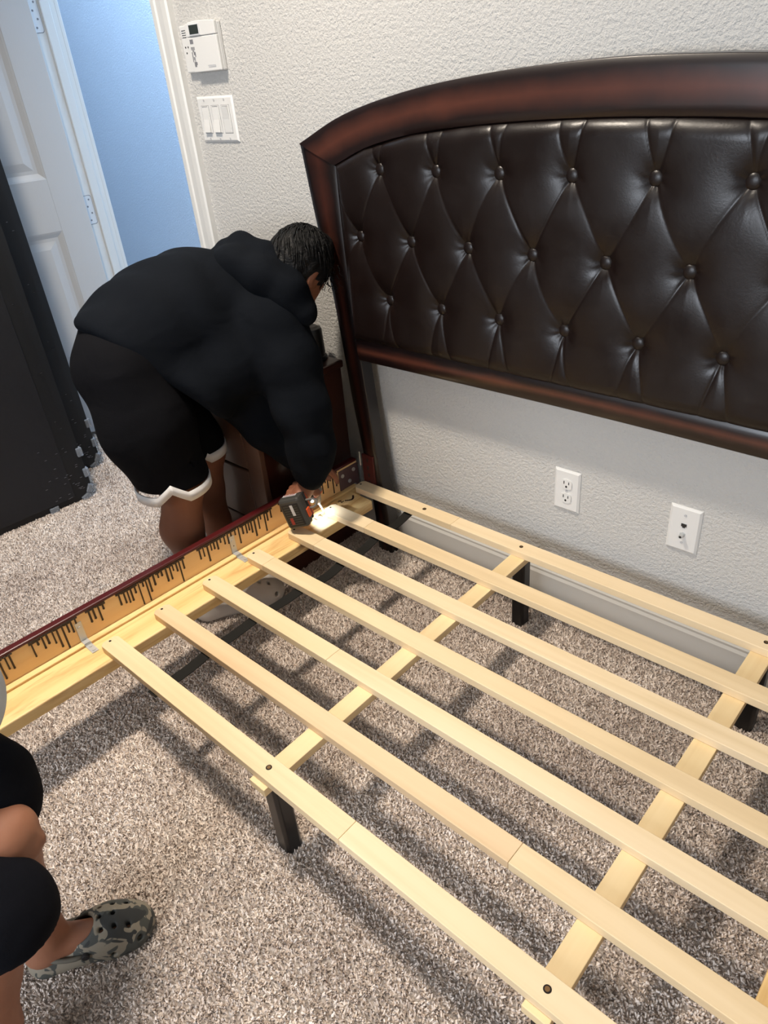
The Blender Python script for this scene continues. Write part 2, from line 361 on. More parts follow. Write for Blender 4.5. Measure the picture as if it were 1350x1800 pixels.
# ------------------------------------------------------------------ room shell
DX0, DX1 = -1.065, -0.19       # doorway
YL = 0.07                      # the wall left of the doorway sits a little further back
def wall(name, boxes, mat, label=None):
    m = MB()
    for b in boxes: m.box(*b)
    return tag(m.build(name, mat), label, None, None, 'structure')
wall('floor', [(ROOM_X0, ROOM_X1, ROOM_Y0, YL, -.06, 0), (-4.6, 2.0, YL, 1.3, -.06, 0), (2.0, ROOM_X1, YL, .13, -.06, 0)], MCARPET)
def carpet_pile():
    me = bpy.data.meshes.new('carpet_pile'); xs, ys = (-1.7, 2.3), (-2.1, -.002); me.from_pydata([(xs[0],ys[0],0),(xs[1],ys[0],0),(xs[1],ys[1],0),(xs[0],ys[1],0)], [], [(0,1,2,3)])
    o = link('carpet_pile', me, MPILE); tag(o, 'grey-beige cut pile of the bedroom carpet', 'carpet', None, 'stuff')
    ng = bpy.data.node_groups.new('pile', 'GeometryNodeTree'); ng.interface.new_socket('Geometry', in_out='INPUT', socket_type='NodeSocketGeometry'); ng.interface.new_socket('Geometry', in_out='OUTPUT', socket_type='NodeSocketGeometry')
    N = ng.nodes; gi = N.new('NodeGroupInput'); go = N.new('NodeGroupOutput'); L_ = ng.links.new
    dp = N.new('GeometryNodeDistributePointsOnFaces'); dp.inputs['Density'].default_value = 60000
    cn = N.new('GeometryNodeMeshCone'); cn.fill_type = 'NONE'; cn.inputs['Vertices'].default_value = 5; cn.inputs['Side Segments'].default_value = 2; cn.inputs['Radius Top'].default_value = .0010; cn.inputs['Radius Bottom'].default_value = .0022; cn.inputs['Depth'].default_value = .0078
    tr = N.new('GeometryNodeTransform'); tr.inputs['Translation'].default_value = (0,0,-.0015); L_(cn.outputs[0], tr.inputs[0])
    sm = N.new('GeometryNodeSetMaterial'); sm.inputs['Material'].default_value = MPILE; L_(tr.outputs[0], sm.inputs[0])
    rv_ = N.new('FunctionNodeRandomValue'); rv_.data_type = 'FLOAT_VECTOR'; rv_.inputs[0].default_value = (-.85,-.85,0); rv_.inputs[1].default_value = (.85,.85,6.28)
    rs_ = N.new('FunctionNodeRandomValue'); rs_.data_type = 'FLOAT'; rs_.inputs[2].default_value = .75; rs_.inputs[3].default_value = 1.35; rs_.inputs['Seed'].default_value = 3
    ip = N.new('GeometryNodeInstanceOnPoints'); L_(gi.outputs[0], dp.inputs[0]); L_(dp.outputs[0], ip.inputs['Points']); L_(sm.outputs[0], ip.inputs['Instance']); L_(rv_.outputs[0], ip.inputs['Rotation']); L_(rs_.outputs[1], ip.inputs['Scale']); L_(ip.outputs[0], go.inputs[0])
    md = o.modifiers.new('pile', 'NODES'); md.node_group = ng
carpet_pile()
wall('wall_back', [(DX1+.017, ROOM_X1, 0, .13, 0, CEIL), (DX0, DX1, 0, .13, 2.05, CEIL)], MW)
wall('wall_back_left', [(ROOM_X0, DX0-.02, YL, YL+.1, 0, CEIL)], MW)
wall('wall_left', [(ROOM_X0-.1, ROOM_X0, ROOM_Y0, YL+.1, 0, CEIL)], MW)
wall('wall_right', [(ROOM_X1, ROOM_X1+.1, ROOM_Y0, .13, 0, CEIL)], MW)
wx0, wx1, wz0, wz1 = .7, 2.3, .75, 2.1
wall('wall_rear', [(ROOM_X0, wx0, ROOM_Y0-.1, ROOM_Y0, 0, CEIL), (wx1, ROOM_X1, ROOM_Y0-.1, ROOM_Y0, 0, CEIL), (wx0, wx1, ROOM_Y0-.1, ROOM_Y0, 0, wz0), (wx0, wx1, ROOM_Y0-.1, ROOM_Y0, wz1, CEIL)], MW)
wall('ceiling', [(ROOM_X0, ROOM_X1, ROOM_Y0, .13, CEIL, CEIL+.08)], MCEIL)
wall('wall_hall', [(-4.6, 2.0, 1.25, 1.35, 0, CEIL)], MHALL)
wall('wall_hall_end', [(-4.7, -4.6, YL, 1.35, 0, CEIL), (2.0, 2.1, .13, 1.35, 0, CEIL), (-4.6, ROOM_X0, YL, YL+.1, 0, CEIL)], MHALL)
wall('ceiling_hall', [(-4.6, 2.0, .13, 1.35, CEIL, CEIL+.08)], MCEIL)
wf = empty('window_1', (0,0,0)); tag(wf, None, None, None, 'structure')
m = MB(); y = ROOM_Y0
for b in ((wx0-.07, wx0, y-.02, y+.02, wz0-.07, wz1+.07), (wx1, wx1+.07, y-.02, y+.02, wz0-.07, wz1+.07), (wx0, wx1, y-.02, y+.02, wz1, wz1+.07), (wx0, wx1, y-.02, y+.05, wz0-.07, wz0), ((wx0+wx1)/2-.02, (wx0+wx1)/2+.02, y-.04, y, wz0, wz1)): m.box(*b)
m.build('window_frame', MTRIM, wf)

# baseboard on the headboard wall
m = MB(); prof = [(0, 0), (-.016, 0), (-.016, .108), (-.0125, .116), (-.0125, .122), (-.008, .128), (-.006, .138), (0, .140)]
m.prism(prof, DX1+.095, ROOM_X1, axis='x'); tag(m.build('baseboard_back', MTRIM), None, None, None, 'structure')
m = MB(); m.box(ROOM_X0, DX0-.1, YL-.014, YL, 0, .13, .003); tag(m.build('baseboard_left', MTRIM), None, None, None, 'structure')
m = MB(); m.box(-4.6, 2.0, 1.235, 1.25, 0, .13, .003); tag(m.build('baseboard_hall', MTRIM), None, None, None, 'structure')
# right casing and jambs
prof = [(DX1, 0), (DX1, -.012), (DX1+.006, -.016), (DX1+.022, -.016), (DX1+.026, -.012), (DX1+.034, -.013), (DX1+.04, -.018), (DX1+.062, -.021), (DX1+.082, -.021), (DX1+.088, -.017), (DX1+.088, 0)]
m = MB(); m.prism(prof, 0, 2.14, axis='z'); tag(m.build('trim_1', MTRIM), None, None, None, 'structure')
m = MB(); m.box(DX0-.005, DX1+.09, -.021, 0, 2.05, 2.14, .004); tag(m.build('trim_2', MTRIM), None, None, None, 'structure')
m = MB(); m.box(DX1-.001, DX1+.017, .001, .131, 0, 2.05); tag(m.build('trim_3', MTRIM), None, None, None, 'structure')
m = MB(); m.box(DX0-.02, DX0, YL, YL+.105, 0, 2.05, .002); m.box(DX0, DX0+.012, YL+.042, YL+.078, 0, 2.05, .003); m.box(DX0-.075, DX0+.001, YL+.1, YL+.118, 0, 2.1, .004)
tag(m.build('trim_4', MTRIM), None, None, None, 'structure')

# ------------------------------------------------------------------ door (two-panel slab swung into the room)
DA = math.radians(255); dr = empty('door_1', (DX0, YL, .02), DA); tag(dr, None, None, None, 'structure')
DWd, DH, DT = .80, 2.0, .035
m = MB()      # slab: local x along the door, +y = face towards the bed
pan = [(.115, DWd-.115, .285, .835), (.115, DWd-.115, 1.02, 1.86)]
st = [(0,.115),(DWd-.115,DWd)]
for x0, x1 in st: m.box(x0, x1, 0, DT, 0, DH, .0015)
for z0, z1 in ((0,.285),(.835,1.02),(1.86,DH)): m.box(.115, DWd-.115, .0, DT, z0, z1)
m.build('door_slab', MDOOR, dr)
for x0, x1, z0, z1 in pan:      # recessed moulding and raised centre
    t = bmesh.new(); steps = [(0, DT), (.006, DT-.002), (.022, DT-.010), (.034, DT-.010), (.062, DT-.003), (.066, DT-.003)]
    rings = [[t.verts.new(p) for p in ((x0+i, yy, z0+i), (x1-i, yy, z0+i), (x1-i, yy, z1-i), (x0+i, yy, z1-i))] for i, yy in steps]
    for A, B in zip(rings[:-1], rings[1:]):
        for k in range(4): t.faces.new((A[k], B[k], B[(k+1) % 4], A[(k+1) % 4]))
    t.faces.new(rings[-1][::-1])
    bk = [t.verts.new(p) for p in ((x0,.004,z0),(x1,.004,z0),(x1,.004,z1),(x0,.004,z1))]; t.faces.new(bk)
    bmesh.ops.recalc_face_normals(t, faces=t.faces[:]); mm = MB(); mm.add(t); mm.build('door_panel', MDOOR, dr)
for hz in (.26, .905, 1.552):
    hg = empty('hinge', (0,0,0)); hg.parent = dr; hg.matrix_parent_inverse = (Matrix.Translation((DX0,YL,.02)) @ Matrix.Rotation(DA,4,'Z')).inverted(); c = .009
    p = [(YL+.001,hz-.052)]+[(YL+.036-c+c*math.cos(t), hz-.052+c+c*math.sin(t)) for t in [math.radians(-90+18*k) for k in range(6)]]+[(YL+.036-c+c*math.cos(t), hz+.052-c+c*math.sin(t)) for t in [math.radians(18*k) for k in range(6)]]+[(YL+.001,hz+.052)]
    p2 = [(YL+.001,hz-.054)]+[(YL+.038-c+c*math.cos(t), hz-.054+c+c*math.sin(t)) for t in [math.radians(-90+18*k) for k in range(6)]]+[(YL+.038-c+c*math.cos(t), hz+.054-c+c*math.sin(t)) for t in [math.radians(18*k) for k in range(6)]]+[(YL+.001,hz+.054)]
    m = MB(); m.prism(p2, DX0+.0002, DX0+.0008, axis='x'); m.build('mortise_gap', MPRINT, hg)
    m = MB(); m.prism(p, DX0+.0002, DX0+.0022, axis='x'); m.build('hinge_leaf', MPLATE2, hg)
    m = MB(); m.cyl((DX0+.004,YL-.006,hz-.052), (DX0+.004,YL-.006,hz+.052), .006, n=12); m.build('hinge_knuckle', MPLATE2, hg)
    for a_, b_ in ((.024,.038),(.013,.013),(.024,-.012),(.013,-.038)):
        m = MB(); m.cyl((DX0+.002,YL+a_,hz+b_), (DX0+.0028,YL+a_,hz+b_), .0036, n=10); m.build('hinge_screw', MPRINT, hg)

# ------------------------------------------------------------------ wall fittings
def oval(cx, cz, a, b, n=24): return [(cx+a*math.cos(2*math.pi*k/n), cz+b*math.sin(2*math.pi*k/n)) for k in range(n)]
def plate(name, cx, cz, wd, ht, th=.006):
    m = MB(); t = bmesh.new(); s = [(0, 0), (0, -.002), (.005, -th), ]
    rings = [[t.verts.new(p) for p in ((cx-wd/2+i, y, cz-ht/2+i), (cx+wd/2-i, y, cz-ht/2+i), (cx+wd/2-i, y, cz+ht/2-i), (cx-wd/2+i, y, cz+ht/2-i))] for i, y in s]
    t.faces.new(rings[0][::-1]); t.faces.new(rings[-1])
    for A, B in zip(rings[:-1], rings[1:]):
        for k in range(4): t.faces.new((A[k], A[(k+1) % 4], B[(k+1) % 4], B[k]))
    bmesh.ops.recalc_face_normals(t, faces=t.faces[:]); m.add(t); return m
OX, OZ = 1.160, .3855
e = empty('power_outlet', (OX,0,OZ)); tag(e, 'white duplex power outlet on the wall below the headboard', 'outlet')
plate('p', 0, 0, .070, .114).build('cover_plate', MPLATE, e)
for s in (1, -1):
    m = MB(); pts = [(max(-.0145, min(.0145, .0175*math.cos(a))), s*.0195+.0165*math.sin(a)*.86) for a in [2*math.pi*k/24 for k in range(24)]]
    m.prism(pts, -.0085, -.005, 'y'); rc = m.build('receptacle', MPLATE, e)
    m = MB(); m.box(-.0075, -.0055, -.0092, -.008, s*.0195+.0005, s*.0195+.0085); m.box(.0055, .0075, -.0092, -.008, s*.0195+.0005, s*.0195+.0075)
    m.prism(oval(0, s*.0195-.0065, .0026, .003, 12), -.0092, -.008, 'y'); m.build('socket_slot', MSLOT, rc)
m = MB(); m.cyl((0,-.0055,0), (0,-.0075,0), .003, n=12); m.build('screw', MGREYPRINT, e)
QX, QZ, QS = 1.4539, .3822, 1.0131
e = empty('coax_wall_plate', (QX,0,QZ)); tag(e, 'white wall plate with cable jack and phone port right of the outlet', 'wall plate')
plate('p', 0, 0, .071, .1155).build('cover_plate', MPLATE, e)
m = MB(); m.box(-.006, .006, -.0075, -.005, .009, .016); m.box(-.003,.003,-.0075,-.005,.006,.0095); m.build('phone_port', MSLOT, e)
m = MB(); m.cyl((0,-.005,-.0125), (0,-.009,-.0125), .0065, n=6); m.cyl((0,-.009,-.0125), (0,-.019,-.0125), .0046, n=14); j = m.build('coax_jack', MSTEEL, e)
m = MB(); m.cyl((0,-.0189,-.0125), (0,-.0194,-.0125), .003, n=10); m.build('jack_hole', MSLOT, j)
for z in (.038, -.0335):
    m = MB(); m.cyl((0,-.0055,z), (0,-.0075,z), .003, n=12); m.box(-.0022,.0022,-.0079,-.007,z-.0004,z+.0004); m.build('screw', MGREYPRINT, e)
SX, SZ = .0112, 1.2194
e = empty('light_switch_plate', (SX,0,SZ)); tag(e, 'white three-gang rocker light switch plate beneath the alarm keypad', 'light switch')
plate('p', 0, 0, .163, .114).build('cover_plate', MPLATE, e)
for i in (-1, 0, 1):
    x = i*.046
    MB().box(x-.0178, x+.0178, -.0064, -.005, -.0352, .0352).build('rocker_gap', MPRINT, e)
    f = MB().box(x-.0168, x+.0168, -.0070, -.005, -.0342, .0342, .0006).build('rocker_frame', MPLATE, e)
    m = MB()
    if i < 1: m.prism([(-.0072,.031),(-.0085,0),(-.0135,-.0315),(-.006,-.0325),(-.004,.031)], x-.0135, x+.0135, 'x')
    else: m.prism([(-.0130,.031),(-.0085,0),(-.0074,-.0315),(-.005,-.0325),(-.004,.031)], x-.0135, x+.0135, 'x')
    m.build('rocker', MPLATE, f)
    MB().box(x-.0125, x+.0125, -.0076, -.0068, .0316, .0328).build('rocker_line', MPRINT, f)
    for z in (.048, -.048): MB().cyl((x,-.0055,z), (x,-.0072,z), .0028, n=10).build('screw', MGREYPRINT, e)
e = empty('alarm_keypad', (.010,0,1.391)); tag(e, 'white alarm keypad with dark screen mounted above the light switches', 'alarm keypad')
m = MB(); m.box(-.084, .082, -.014, 0, -.056, .054, .003); body = m.build('body', MPLATE, e)
m = MB(); m.prism([(-.046,.054),(-.03,.058),(0,.060),(.04,.059),(.066,.057),(.082,.055),(.082,.026),(-.046,.026)], -.022, -.013, 'y', bev=.0015); bz = m.build('screen_bezel', MPLATE, e)
m = MB(); m.box(-.030, .018, -.024, -.0215, .028, .054, .0006); m.build('screen_frame', MPLATE2, bz)
m = MB(); m.box(-.026, .014, -.0245, -.023, .031, .0515); m.build('screen', MLCD, bz)
m = MB(); m.prism([(-.046,.025),(.082,.025),(.082,-.055),(-.040,-.056)], -.021, -.013, 'y', bev=.002); fl = m.build('flip_door', MPLATE, e)
m = MB()
m.box(-.036, -.022, -.0216, -.0208, .010, .020)
for r_ in range(4):
    for c_ in range(4):
        if (r_*3+c_) % 5 != 4: m.box(-.036+c_*.0042, -.0335+c_*.0042+(.001 if r_ % 2 else 0), -.0216, -.0208, -.004-r_*.0115-.0045*((c_+r_) % 3 != 0), .003-r_*.0115)
m.build('printed_text', MPRINT, fl)['kind'] = 'stuff'
m = MB(); m.box(.028, .062, -.0216, -.0208, -.0465, -.044); m.box(.026, .060, -.0216, -.0208, -.0425, -.0415); m.build('printed_logo', MGREYPRINT, fl)
m = MB()
for k in range(4): m.box(-.076, -.058, -.0146, -.0138, .026+k*.0052, .0275+k*.0052)
for (x, z) in ((-.070,.004),(-.058,.004),(-.068,-.009)): m.cyl((x,-.0138,z), (x,-.0148,z), .0022, n=10)
m.build('sounder_slot', MSLOT, body)

# ------------------------------------------------------------------ bed frame: headboard
CX = 1.252
bed = empty('bed_frame', (CX,-.055,0)); tag(bed, 'dark cherry bed frame with arched tufted leather headboard and unfinished side rail', 'bed')
BO = Vector((CX,-.055,0))
YF, YB = -.075, -.035
def resample(pts, n):
    P = np.array(pts, float); s = np.concatenate([[0], np.cumsum(np.linalg.norm(np.diff(P, axis=0), axis=1))]); t = np.linspace(0, s[-1], n)
    # catmull style smoothing by cubic hermite
    m = np.gradient(P, s, axis=0, edge_order=1); out = []
    for u in t:
        i = min(max(np.searchsorted(s, u)-1, 0), len(P)-2); h = s[i+1]-s[i]; q = (u-s[i])/h
        out.append((2*q**3-3*q**2+1)*P[i]+(q**3-2*q**2+q)*h*m[i]+(-2*q**3+3*q**2)*P[i+1]+(q**3-q**2)*h*m[i+1])
    return np.array(out)
def plank(name, A, B, yf, yb, mat, parent, bev=.0045, bulge=.0018, n=40, off=BO):
    """board between two outlines A and B in the x-z plane, rounded front edges"""
    A = resample(A, n); B = resample(B, n)
    prof = [(0, yb, 1), (0, yf+bev, 1), (.0, yf+bev*.35, 1), (bev*.35, yf, .9), (.02, yf-bulge*.6, .55), (.5, yf-bulge, 0), (-.02, yf-bulge*.6, .55), (-bev*.35, yf, .9), (-.0001, yf+bev*.35, 1), (-.0001, yf+bev, 1), (-.0001, yb, 1)]
    V = []; E = []
    for a, b in zip(A, B):
        d = b-a; L = np.linalg.norm(d)
        for f, y, ed in prof:
            p = a+d*.5 if f == .5 else (a+d*f/L if f >= 0 else b+d*f/L)
            V.append((p[0]-off.x, y-off.y, p[1]-off.z)); E.append(ed)
    k = len(prof); F = []
    for i in range(n-1):
        for j in range(k):
            j2 = (j+1) % k; F.append((i*k+j, i*k+j2, (i+1)*k+j2, (i+1)*k+j))
    F.append(tuple(range(k))[::-1]); F.append(tuple((n-1)*k+j for j in range(k)))
    me = bpy.data.meshes.new(name); me.from_pydata(V, [], F); bm = bmesh.new(); bm.from_mesh(me); bmesh.ops.recalc_face_normals(bm, faces=bm.faces[:]); bm.to_mesh(me); bm.free()
    at = me.attributes.new('edge', 'FLOAT', 'POINT'); at.data.foreach_set('value', E)
    o = link(name, me, mat, parent); return autosmooth(o, 50)
def mir(P): return [(2*CX-x, z) for x, z in P]
postL = [(.548,0),(.545,.13),(.522,.348),(.503,.50),(.490,.643),(.474,.80),(.447,.972),(.421,1.166)]
postR = [(.604,0),(.600,.13),(.577,.348),(.563,.50),(.553,.63),(.544,.75),(.538,.90),(.538,1.119)]
for f in (lambda p: p, mir): plank('post', f(postL), f(postR), YF, YB, MSTAIND if f is not mir else MSTAIND, bed, n=36)
to = [(.421,1.168),(.57,1.224),(.747,1.263),(.967,1.289),(1.15,1.299),(1.252,1.301)]
ti = [(.538,1.121),(.64,1.158),(.78,1.186),(.967,1.203),(1.15,1.210),(1.252,1.211)]
plank('top_rail', to+mir(to)[::-1][1:], ti+mir(ti)[::-1][1:], YF-.004, YB, MSTAIN, bed, n=70)
plank('bottom_rail', [(.548,.633),(CX,.640),(2*CX-.548,.633)], [(.545,.692),(CX,.700),(2*CX-.545,.692)], YF-.001, YB, MSTAIN, bed, n=40, bev=.006)
# tufted leather panel
PX0, PX1, PZ0 = .536, 2*CX-.536, .688
SPC = .163; R1, R2, R3 = 1.115, .963, .816
b1 = [(CX+(i-3.5)*SPC, R1) for i in range(8)]; b2 = [(CX+(i-4)*SPC, R2) for i in range(9)]; b3 = [(CX+(i-3.5)*SPC, R3) for i in range(8)]
def topz(x):
    P = np.array(ti+mir(ti)[::-1][1:]); return np.interp(x, P[:,0], P[:,1])
segs = []
for (x, z) in b1:
    segs += [((x, z), (x-SPC/2, R2)), ((x, z), (x+SPC/2, R2)), ((x, z), (x-.030, z+.115)), ((x, z), (x+.030, z+.115))]
for (x, z) in b3:
    segs += [((x, z), (x-SPC/2, R2)), ((x, z), (x+SPC/2, R2)), ((x, z), (x-.034, z-.14)), ((x, z), (x+.030, z-.14))]
segs += [(b2[0], (PX0, R2+.1)), (b2[0], (PX0, R2-.1)), (b2[-1], (PX1, R2+.1)), (b2[-1], (PX1, R2-.1))]
nx, nz = 640, 230
us = np.linspace(0, 1, nx); vs = np.linspace(0, 1, nz); UX = PX0+(PX1-PX0)*us; TZ = topz(UX)+.004
X = np.repeat(UX[:, None], nz, 1); Z = PZ0+(TZ[:, None]-PZ0)*vs[None]
dl = np.full(X.shape, 9.0)
for k, (a, b) in enumerate(segs):
    a = np.array(a); b = np.array(b); ba = b-a; bow = .006*math.sin(k*2.1)
    h = np.clip(((X-a[0])*ba[0]+(Z-a[1])*ba[1])/(ba@ba), 0, 1); off_ = bow*np.sin(np.pi*h)
    dl = np.minimum(dl, np.hypot(X-a[0]-ba[0]*h-off_, Z-a[1]-ba[1]*h))
db = np.full(X.shape, 9.0)
for (x, z) in b1+b2+b3: db = np.minimum(db, np.hypot(X-x, Z-z))
de = np.minimum.reduce([X-PX0, PX1-X, Z-PZ0, TZ[:, None]-Z])
dm = np.zeros(X.shape)
for (x, z) in b1+b2+b3:
    q = np.hypot(X-x, Z-z); dm += .010*np.exp(-(q/.016)**1.4)+.0095*np.exp(-(q/.042)**1.7)
hgt = .030 - .0024*np.exp(-dl/.0024) - .0022*np.exp(-(dl/.018)**1.5) - dm
ang_ = np.zeros(X.shape); bd_ = np.full(X.shape, 9.0); sd_ = np.zeros(X.shape)
for k, (x, z) in enumerate(b1+b2+b3):
    q = np.hypot(X-x, Z-z); c_ = q < bd_; bd_ = np.where(c_, q, bd_); ang_ = np.where(c_, np.arctan2(Z-z, X-x), ang_); sd_ = np.where(c_, k*1.7, sd_)
fold = .0009*np.exp(-(db/.026)**2)*np.sin(7*ang_+sd_+60*db)
hgt = (hgt+fold)*np.sqrt(np.clip(de/.035, 0, 1)*(2-np.clip(de/.035, 0, 1)))
Y = (YF+.014)-hgt
V = np.stack([X-BO.x, Y-BO.y, Z], -1).reshape(-1, 3); ii = (np.arange(nx-1)[:, None]*nz+np.arange(nz-1)[None]).ravel()
F = np.stack([ii, ii+nz, ii+nz+1, ii+1], 1)
me = bpy.data.meshes.new('upholstered_panel'); me.from_pydata(V.tolist(), [], F.tolist()); me.update()
pnl = link('upholstered_panel', me, MLEATHER, bed, True); pnl['label'] = 'diamond-tufted dark brown leather panel with covered buttons'
m = MB(); P = [(x, topz(x)) for x in np.linspace(PX0, PX1, 50)]; m.prism([(x-CX, z) for x, z in P]+[(PX1-CX, PZ0), (PX0-CX, PZ0)], YB+.004+.055, YF+.016+.055, 'y'); m.build('backing_board', MSTAIND, bed)
bm_ = MB(); bm_.sph((0,0,0), .0152, (1,.5,1), 3); bme = bm_.mesh('button'); bme.materials.append(MLEATHER); bme.polygons.foreach_set('use_smooth', [True]*len(bme.polygons))
for (x, z) in b1+b2+b3:
    o = bpy.data.objects.new('button', bme); COL.objects.link(o); o.parent = pnl; o.location = (x-BO.x, (YF+.014-.0105)-BO.y, z)

# ------------------------------------------------------------------ bed frame: side rails
def rail(xs, flip, far=False):
    sg = -1 if flip else 1; ang = -math.atan(.030) if not flip else 0.0
    r = empty('side_rail', (xs-BO.x, -.075-BO.y, 0), ang); r.parent = bed
    # local: +x towards the bed's middle (mirrored when flip), -y along the rail
    L = 2.0; mm = Matrix.Diagonal((sg,1,1,1))
    MB().box(-.017, 0, -L, 0, .15, .306, .002, mtx=mm).build('rail_board', MRAILIN, r)
    MB().box(-.020, -.0172, -L, 0, .148, .306, .001, mtx=mm).box(-.020, .0010, -L, 0, .3025, .311, .003, mtx=mm).build('painted_edge', MREDEDGE, r)
    MB().box(.0005, .018, -L, -.02, .196, .233, .002, mtx=mm).build('back_cleat', MLEDGE, r)
    MB().box(.019, .112, -L, -.055, .197, .2278, .003, mtx=mm).build('ledger', MLEDGE, r)
    if far: return r
    m = MB(); rs = random.Random(11); y = -.09
    while y > -1.42:
        w_ = rs.uniform(.0032, .0050); ln = rs.choice([.018,.024,.03,.034,.04,.052,.064]) * rs.uniform(.8, 1.2)
        if rs.random() < .06: y -= rs.uniform(.02, .05); continue
        z1 = .3035; z0 = max(.237, z1-ln)
        m.box(0, .0016, y-w_/2, y+w_/2, z0, z1, .0004); m.sph((.0006, y, z0), w_*.75, (.6,1,1.2), 1)
        m.box(0, .0013, y-w_*1.7, y+w_*1.7, z1-rs.uniform(.003,.008), z1, .0004)
        y -= rs.uniform(.0085, .0135)
    m.build('stain_drips', MDRIP, r)['kind'] = 'stuff'
    for yy in (-.475, -.915):
        m = MB(); m.box(.0003, .0022, yy-.008, yy+.008, .2335, .286); m.box(.018, .0555, yy-.008, yy+.008, .2279, .2297); m.box(.0003,.020,yy-.008,yy+.008,.2332,.2349); m.box(.0185,.0203,yy-.008,yy+.008,.2279,.2349); lb = m.build('angle_bracket', MSTEEL, r)
        for a_, b_ in (((.002,yy,.272),(.0042,yy,.272)), ((.046,yy,.2296),(.046,yy,.2315)), ((.028,yy,.2296),(.028,yy,.2308))): MB().cyl(a_, b_, .0042, n=12).build('screw', MSTEEL, lb)
    m = MB(); m.box(0, .003, -.072, .0, .196, .298, .001); m.box(0, .004, -.079, -.064, .212, .298, .0015); pl = m.build('rail_bracket', MPURPLE, r)
    for (yy, zz) in ((-.066,.280),(-.020,.283),(-.040,.252),(-.020,.228),(-.062,.218)):
        m = MB(); m.cyl((.003,yy,zz), (.0065,yy,zz), .0062, n=14, bev=.001); m.cyl((.0065,yy,zz), (.0068,yy,zz), .003, n=6); m.build('bolt', MSTEEL, pl)
    # stamped ink marks and a knot on the ledger near the head end
    m = MB(); rs = random.Random(5)
    for k in range(6):
        yy = -.115-.022*k; x0 = .030+.002*k; m.box(x0, x0+.018, yy-.0012, yy+.0012, .2279, .2283)
        if k % 2 == 0: m.box(x0+.004, x0+.007, yy-.008, yy+.006, .2279, .2283)
        if k % 3 == 0: m.box(x0+.014, x0+.017, yy-.004, yy+.008, .2279, .2283)
    for k in range(9):
        t = k/8; m.cyl((.046+.012*math.sin(t*3.0),-.07-.032*t,.2278), (.046+.012*math.sin(t*3.0),-.07-.032*t,.2283), .0032, n=8)
    m.build('stamped_ink', MDRIP, r)['kind'] = 'stuff'
    return r
RAILX = .489
rl = rail(RAILX, False); rail(2*CX-RAILX, True, far=True)
# bracket on the post that the rail hooks into
m = MB(); m.box(.520-BO.x, .566-BO.x, YF-.006-BO.y, YF-BO.y, .225, .338, .0015); pb = m.build('post_bracket', MBRACKET, bed)
m = MB()
for k in range(4): m.box(.540-BO.x, .546-BO.x, YF-.0066-BO.y, YF-.0055-BO.y, .240+k*.025, .252+k*.025)
m.build('slot_hole', MSLOT, pb)
m = MB(); m.cyl((.516-BO.x,-.085-BO.y,.300), (.516-BO.x,-.085-BO.y,.345), .0022, n=8); m.build('loose_bolt', MSTEEL, bed)

# ------------------------------------------------------------------ slat base
SW, ST, SZT = .0439, .019, .2474
YS = [-.1056,-.2527,-.3925,-.5329,-.6758,-.818,-.959]; XE = [.520,.538,.536,.530,.527,.526,.526]; XR = 2*CX-.535
XA, XB = 1.099, 1.6884
sb = empty('slat_base', (XA,-.53,0)); tag(sb, 'pale pine slat base with seven slats, two cross strips and black legs', 'bed slats')
SO = Vector((XA,-.53,0))
joints = [1.0,.72,.65,.67,.78,1.66,1.42]
for i, (y, x0) in enumerate(zip(YS, XE)):
    xj = {0:.885,1:.70,2:.645,3:.60,4:.985,5:1.545,6:1.305}[i]
    e = empty('slat', (x0-SO.x, y-SO.y, SZT-ST)); e.parent = sb; rs = random.Random(i)
    a = MSLAT[(i+1) % 2] if i != 5 else MSLAT[2]; b = MSLAT[i % 2]
    def nose(xa, xb, left):     # end with clipped corners
        c = .008; h = SW/2
        pts = [(xa+c, -h), (xb, -h), (xb, h), (xa+c, h), (xa, h-c), (xa, -h+c)] if left else [(xa, -h), (xb-c, -h), (xb, -h+c), (xb, h-c), (xb-c, h), (xa, h)]
        return pts
    MB().prism(nose(0, xj-x0, True), 0, ST, 'z', bev=.0011).build('board', a, e)
    MB().prism(nose(xj-x0+.0004, XR-x0, False), 0, ST-.0002, 'z', bev=.0011).build('board', b, e)
    holes = [(.009, .0032)]
    if i == 0: holes += [(.777-x0,.0058),(XA-.003-x0,.005),(XB-x0,.005)]
    if i == 6: holes += [(XA+.003-x0,.006),(XB-x0,.006)]
    for hx, hr in holes:
        m = MB(); m.cyl((hx,0,ST-.004), (hx,0,ST+.0003), hr, n=16); s_ = m.build('screw_hole', MHOLE, e)
        if hr > .004:
            m = MB(); m.cyl((hx,0,ST+.0002), (hx,0,ST+.0008), hr*.62, n=14); m.build('screw', MSCREW, e)
for xx in (XA, XB):
    y0, y1 = YS[-1]-SW/2-.010, YS[0]+SW/2
    m = MB(); m.box(xx-.021-SO.x, xx+.021-SO.x, y0-SO.y, y1-SO.y, SZT-2*ST, SZT-ST-.0003, .0012); m.build('cross_strip', MSUPP, sb)
    for yy in (YS[0]-.003, YS[-1]+.006):
        h = .019; pts = [(-h, -h+.006), (-h+.006, -h), (h-.006, -h), (h, -h+.006), (h, h-.006), (h-.006, h), (-h+.006, h), (-h, h-.006)]
        m = MB(); m.prism([(xx+px-SO.x, yy+py-SO.y) for px, py in pts], 0, SZT-2*ST-.0003, 'z', bev=.002); m.build('leg', MBLACKLEG, sb)
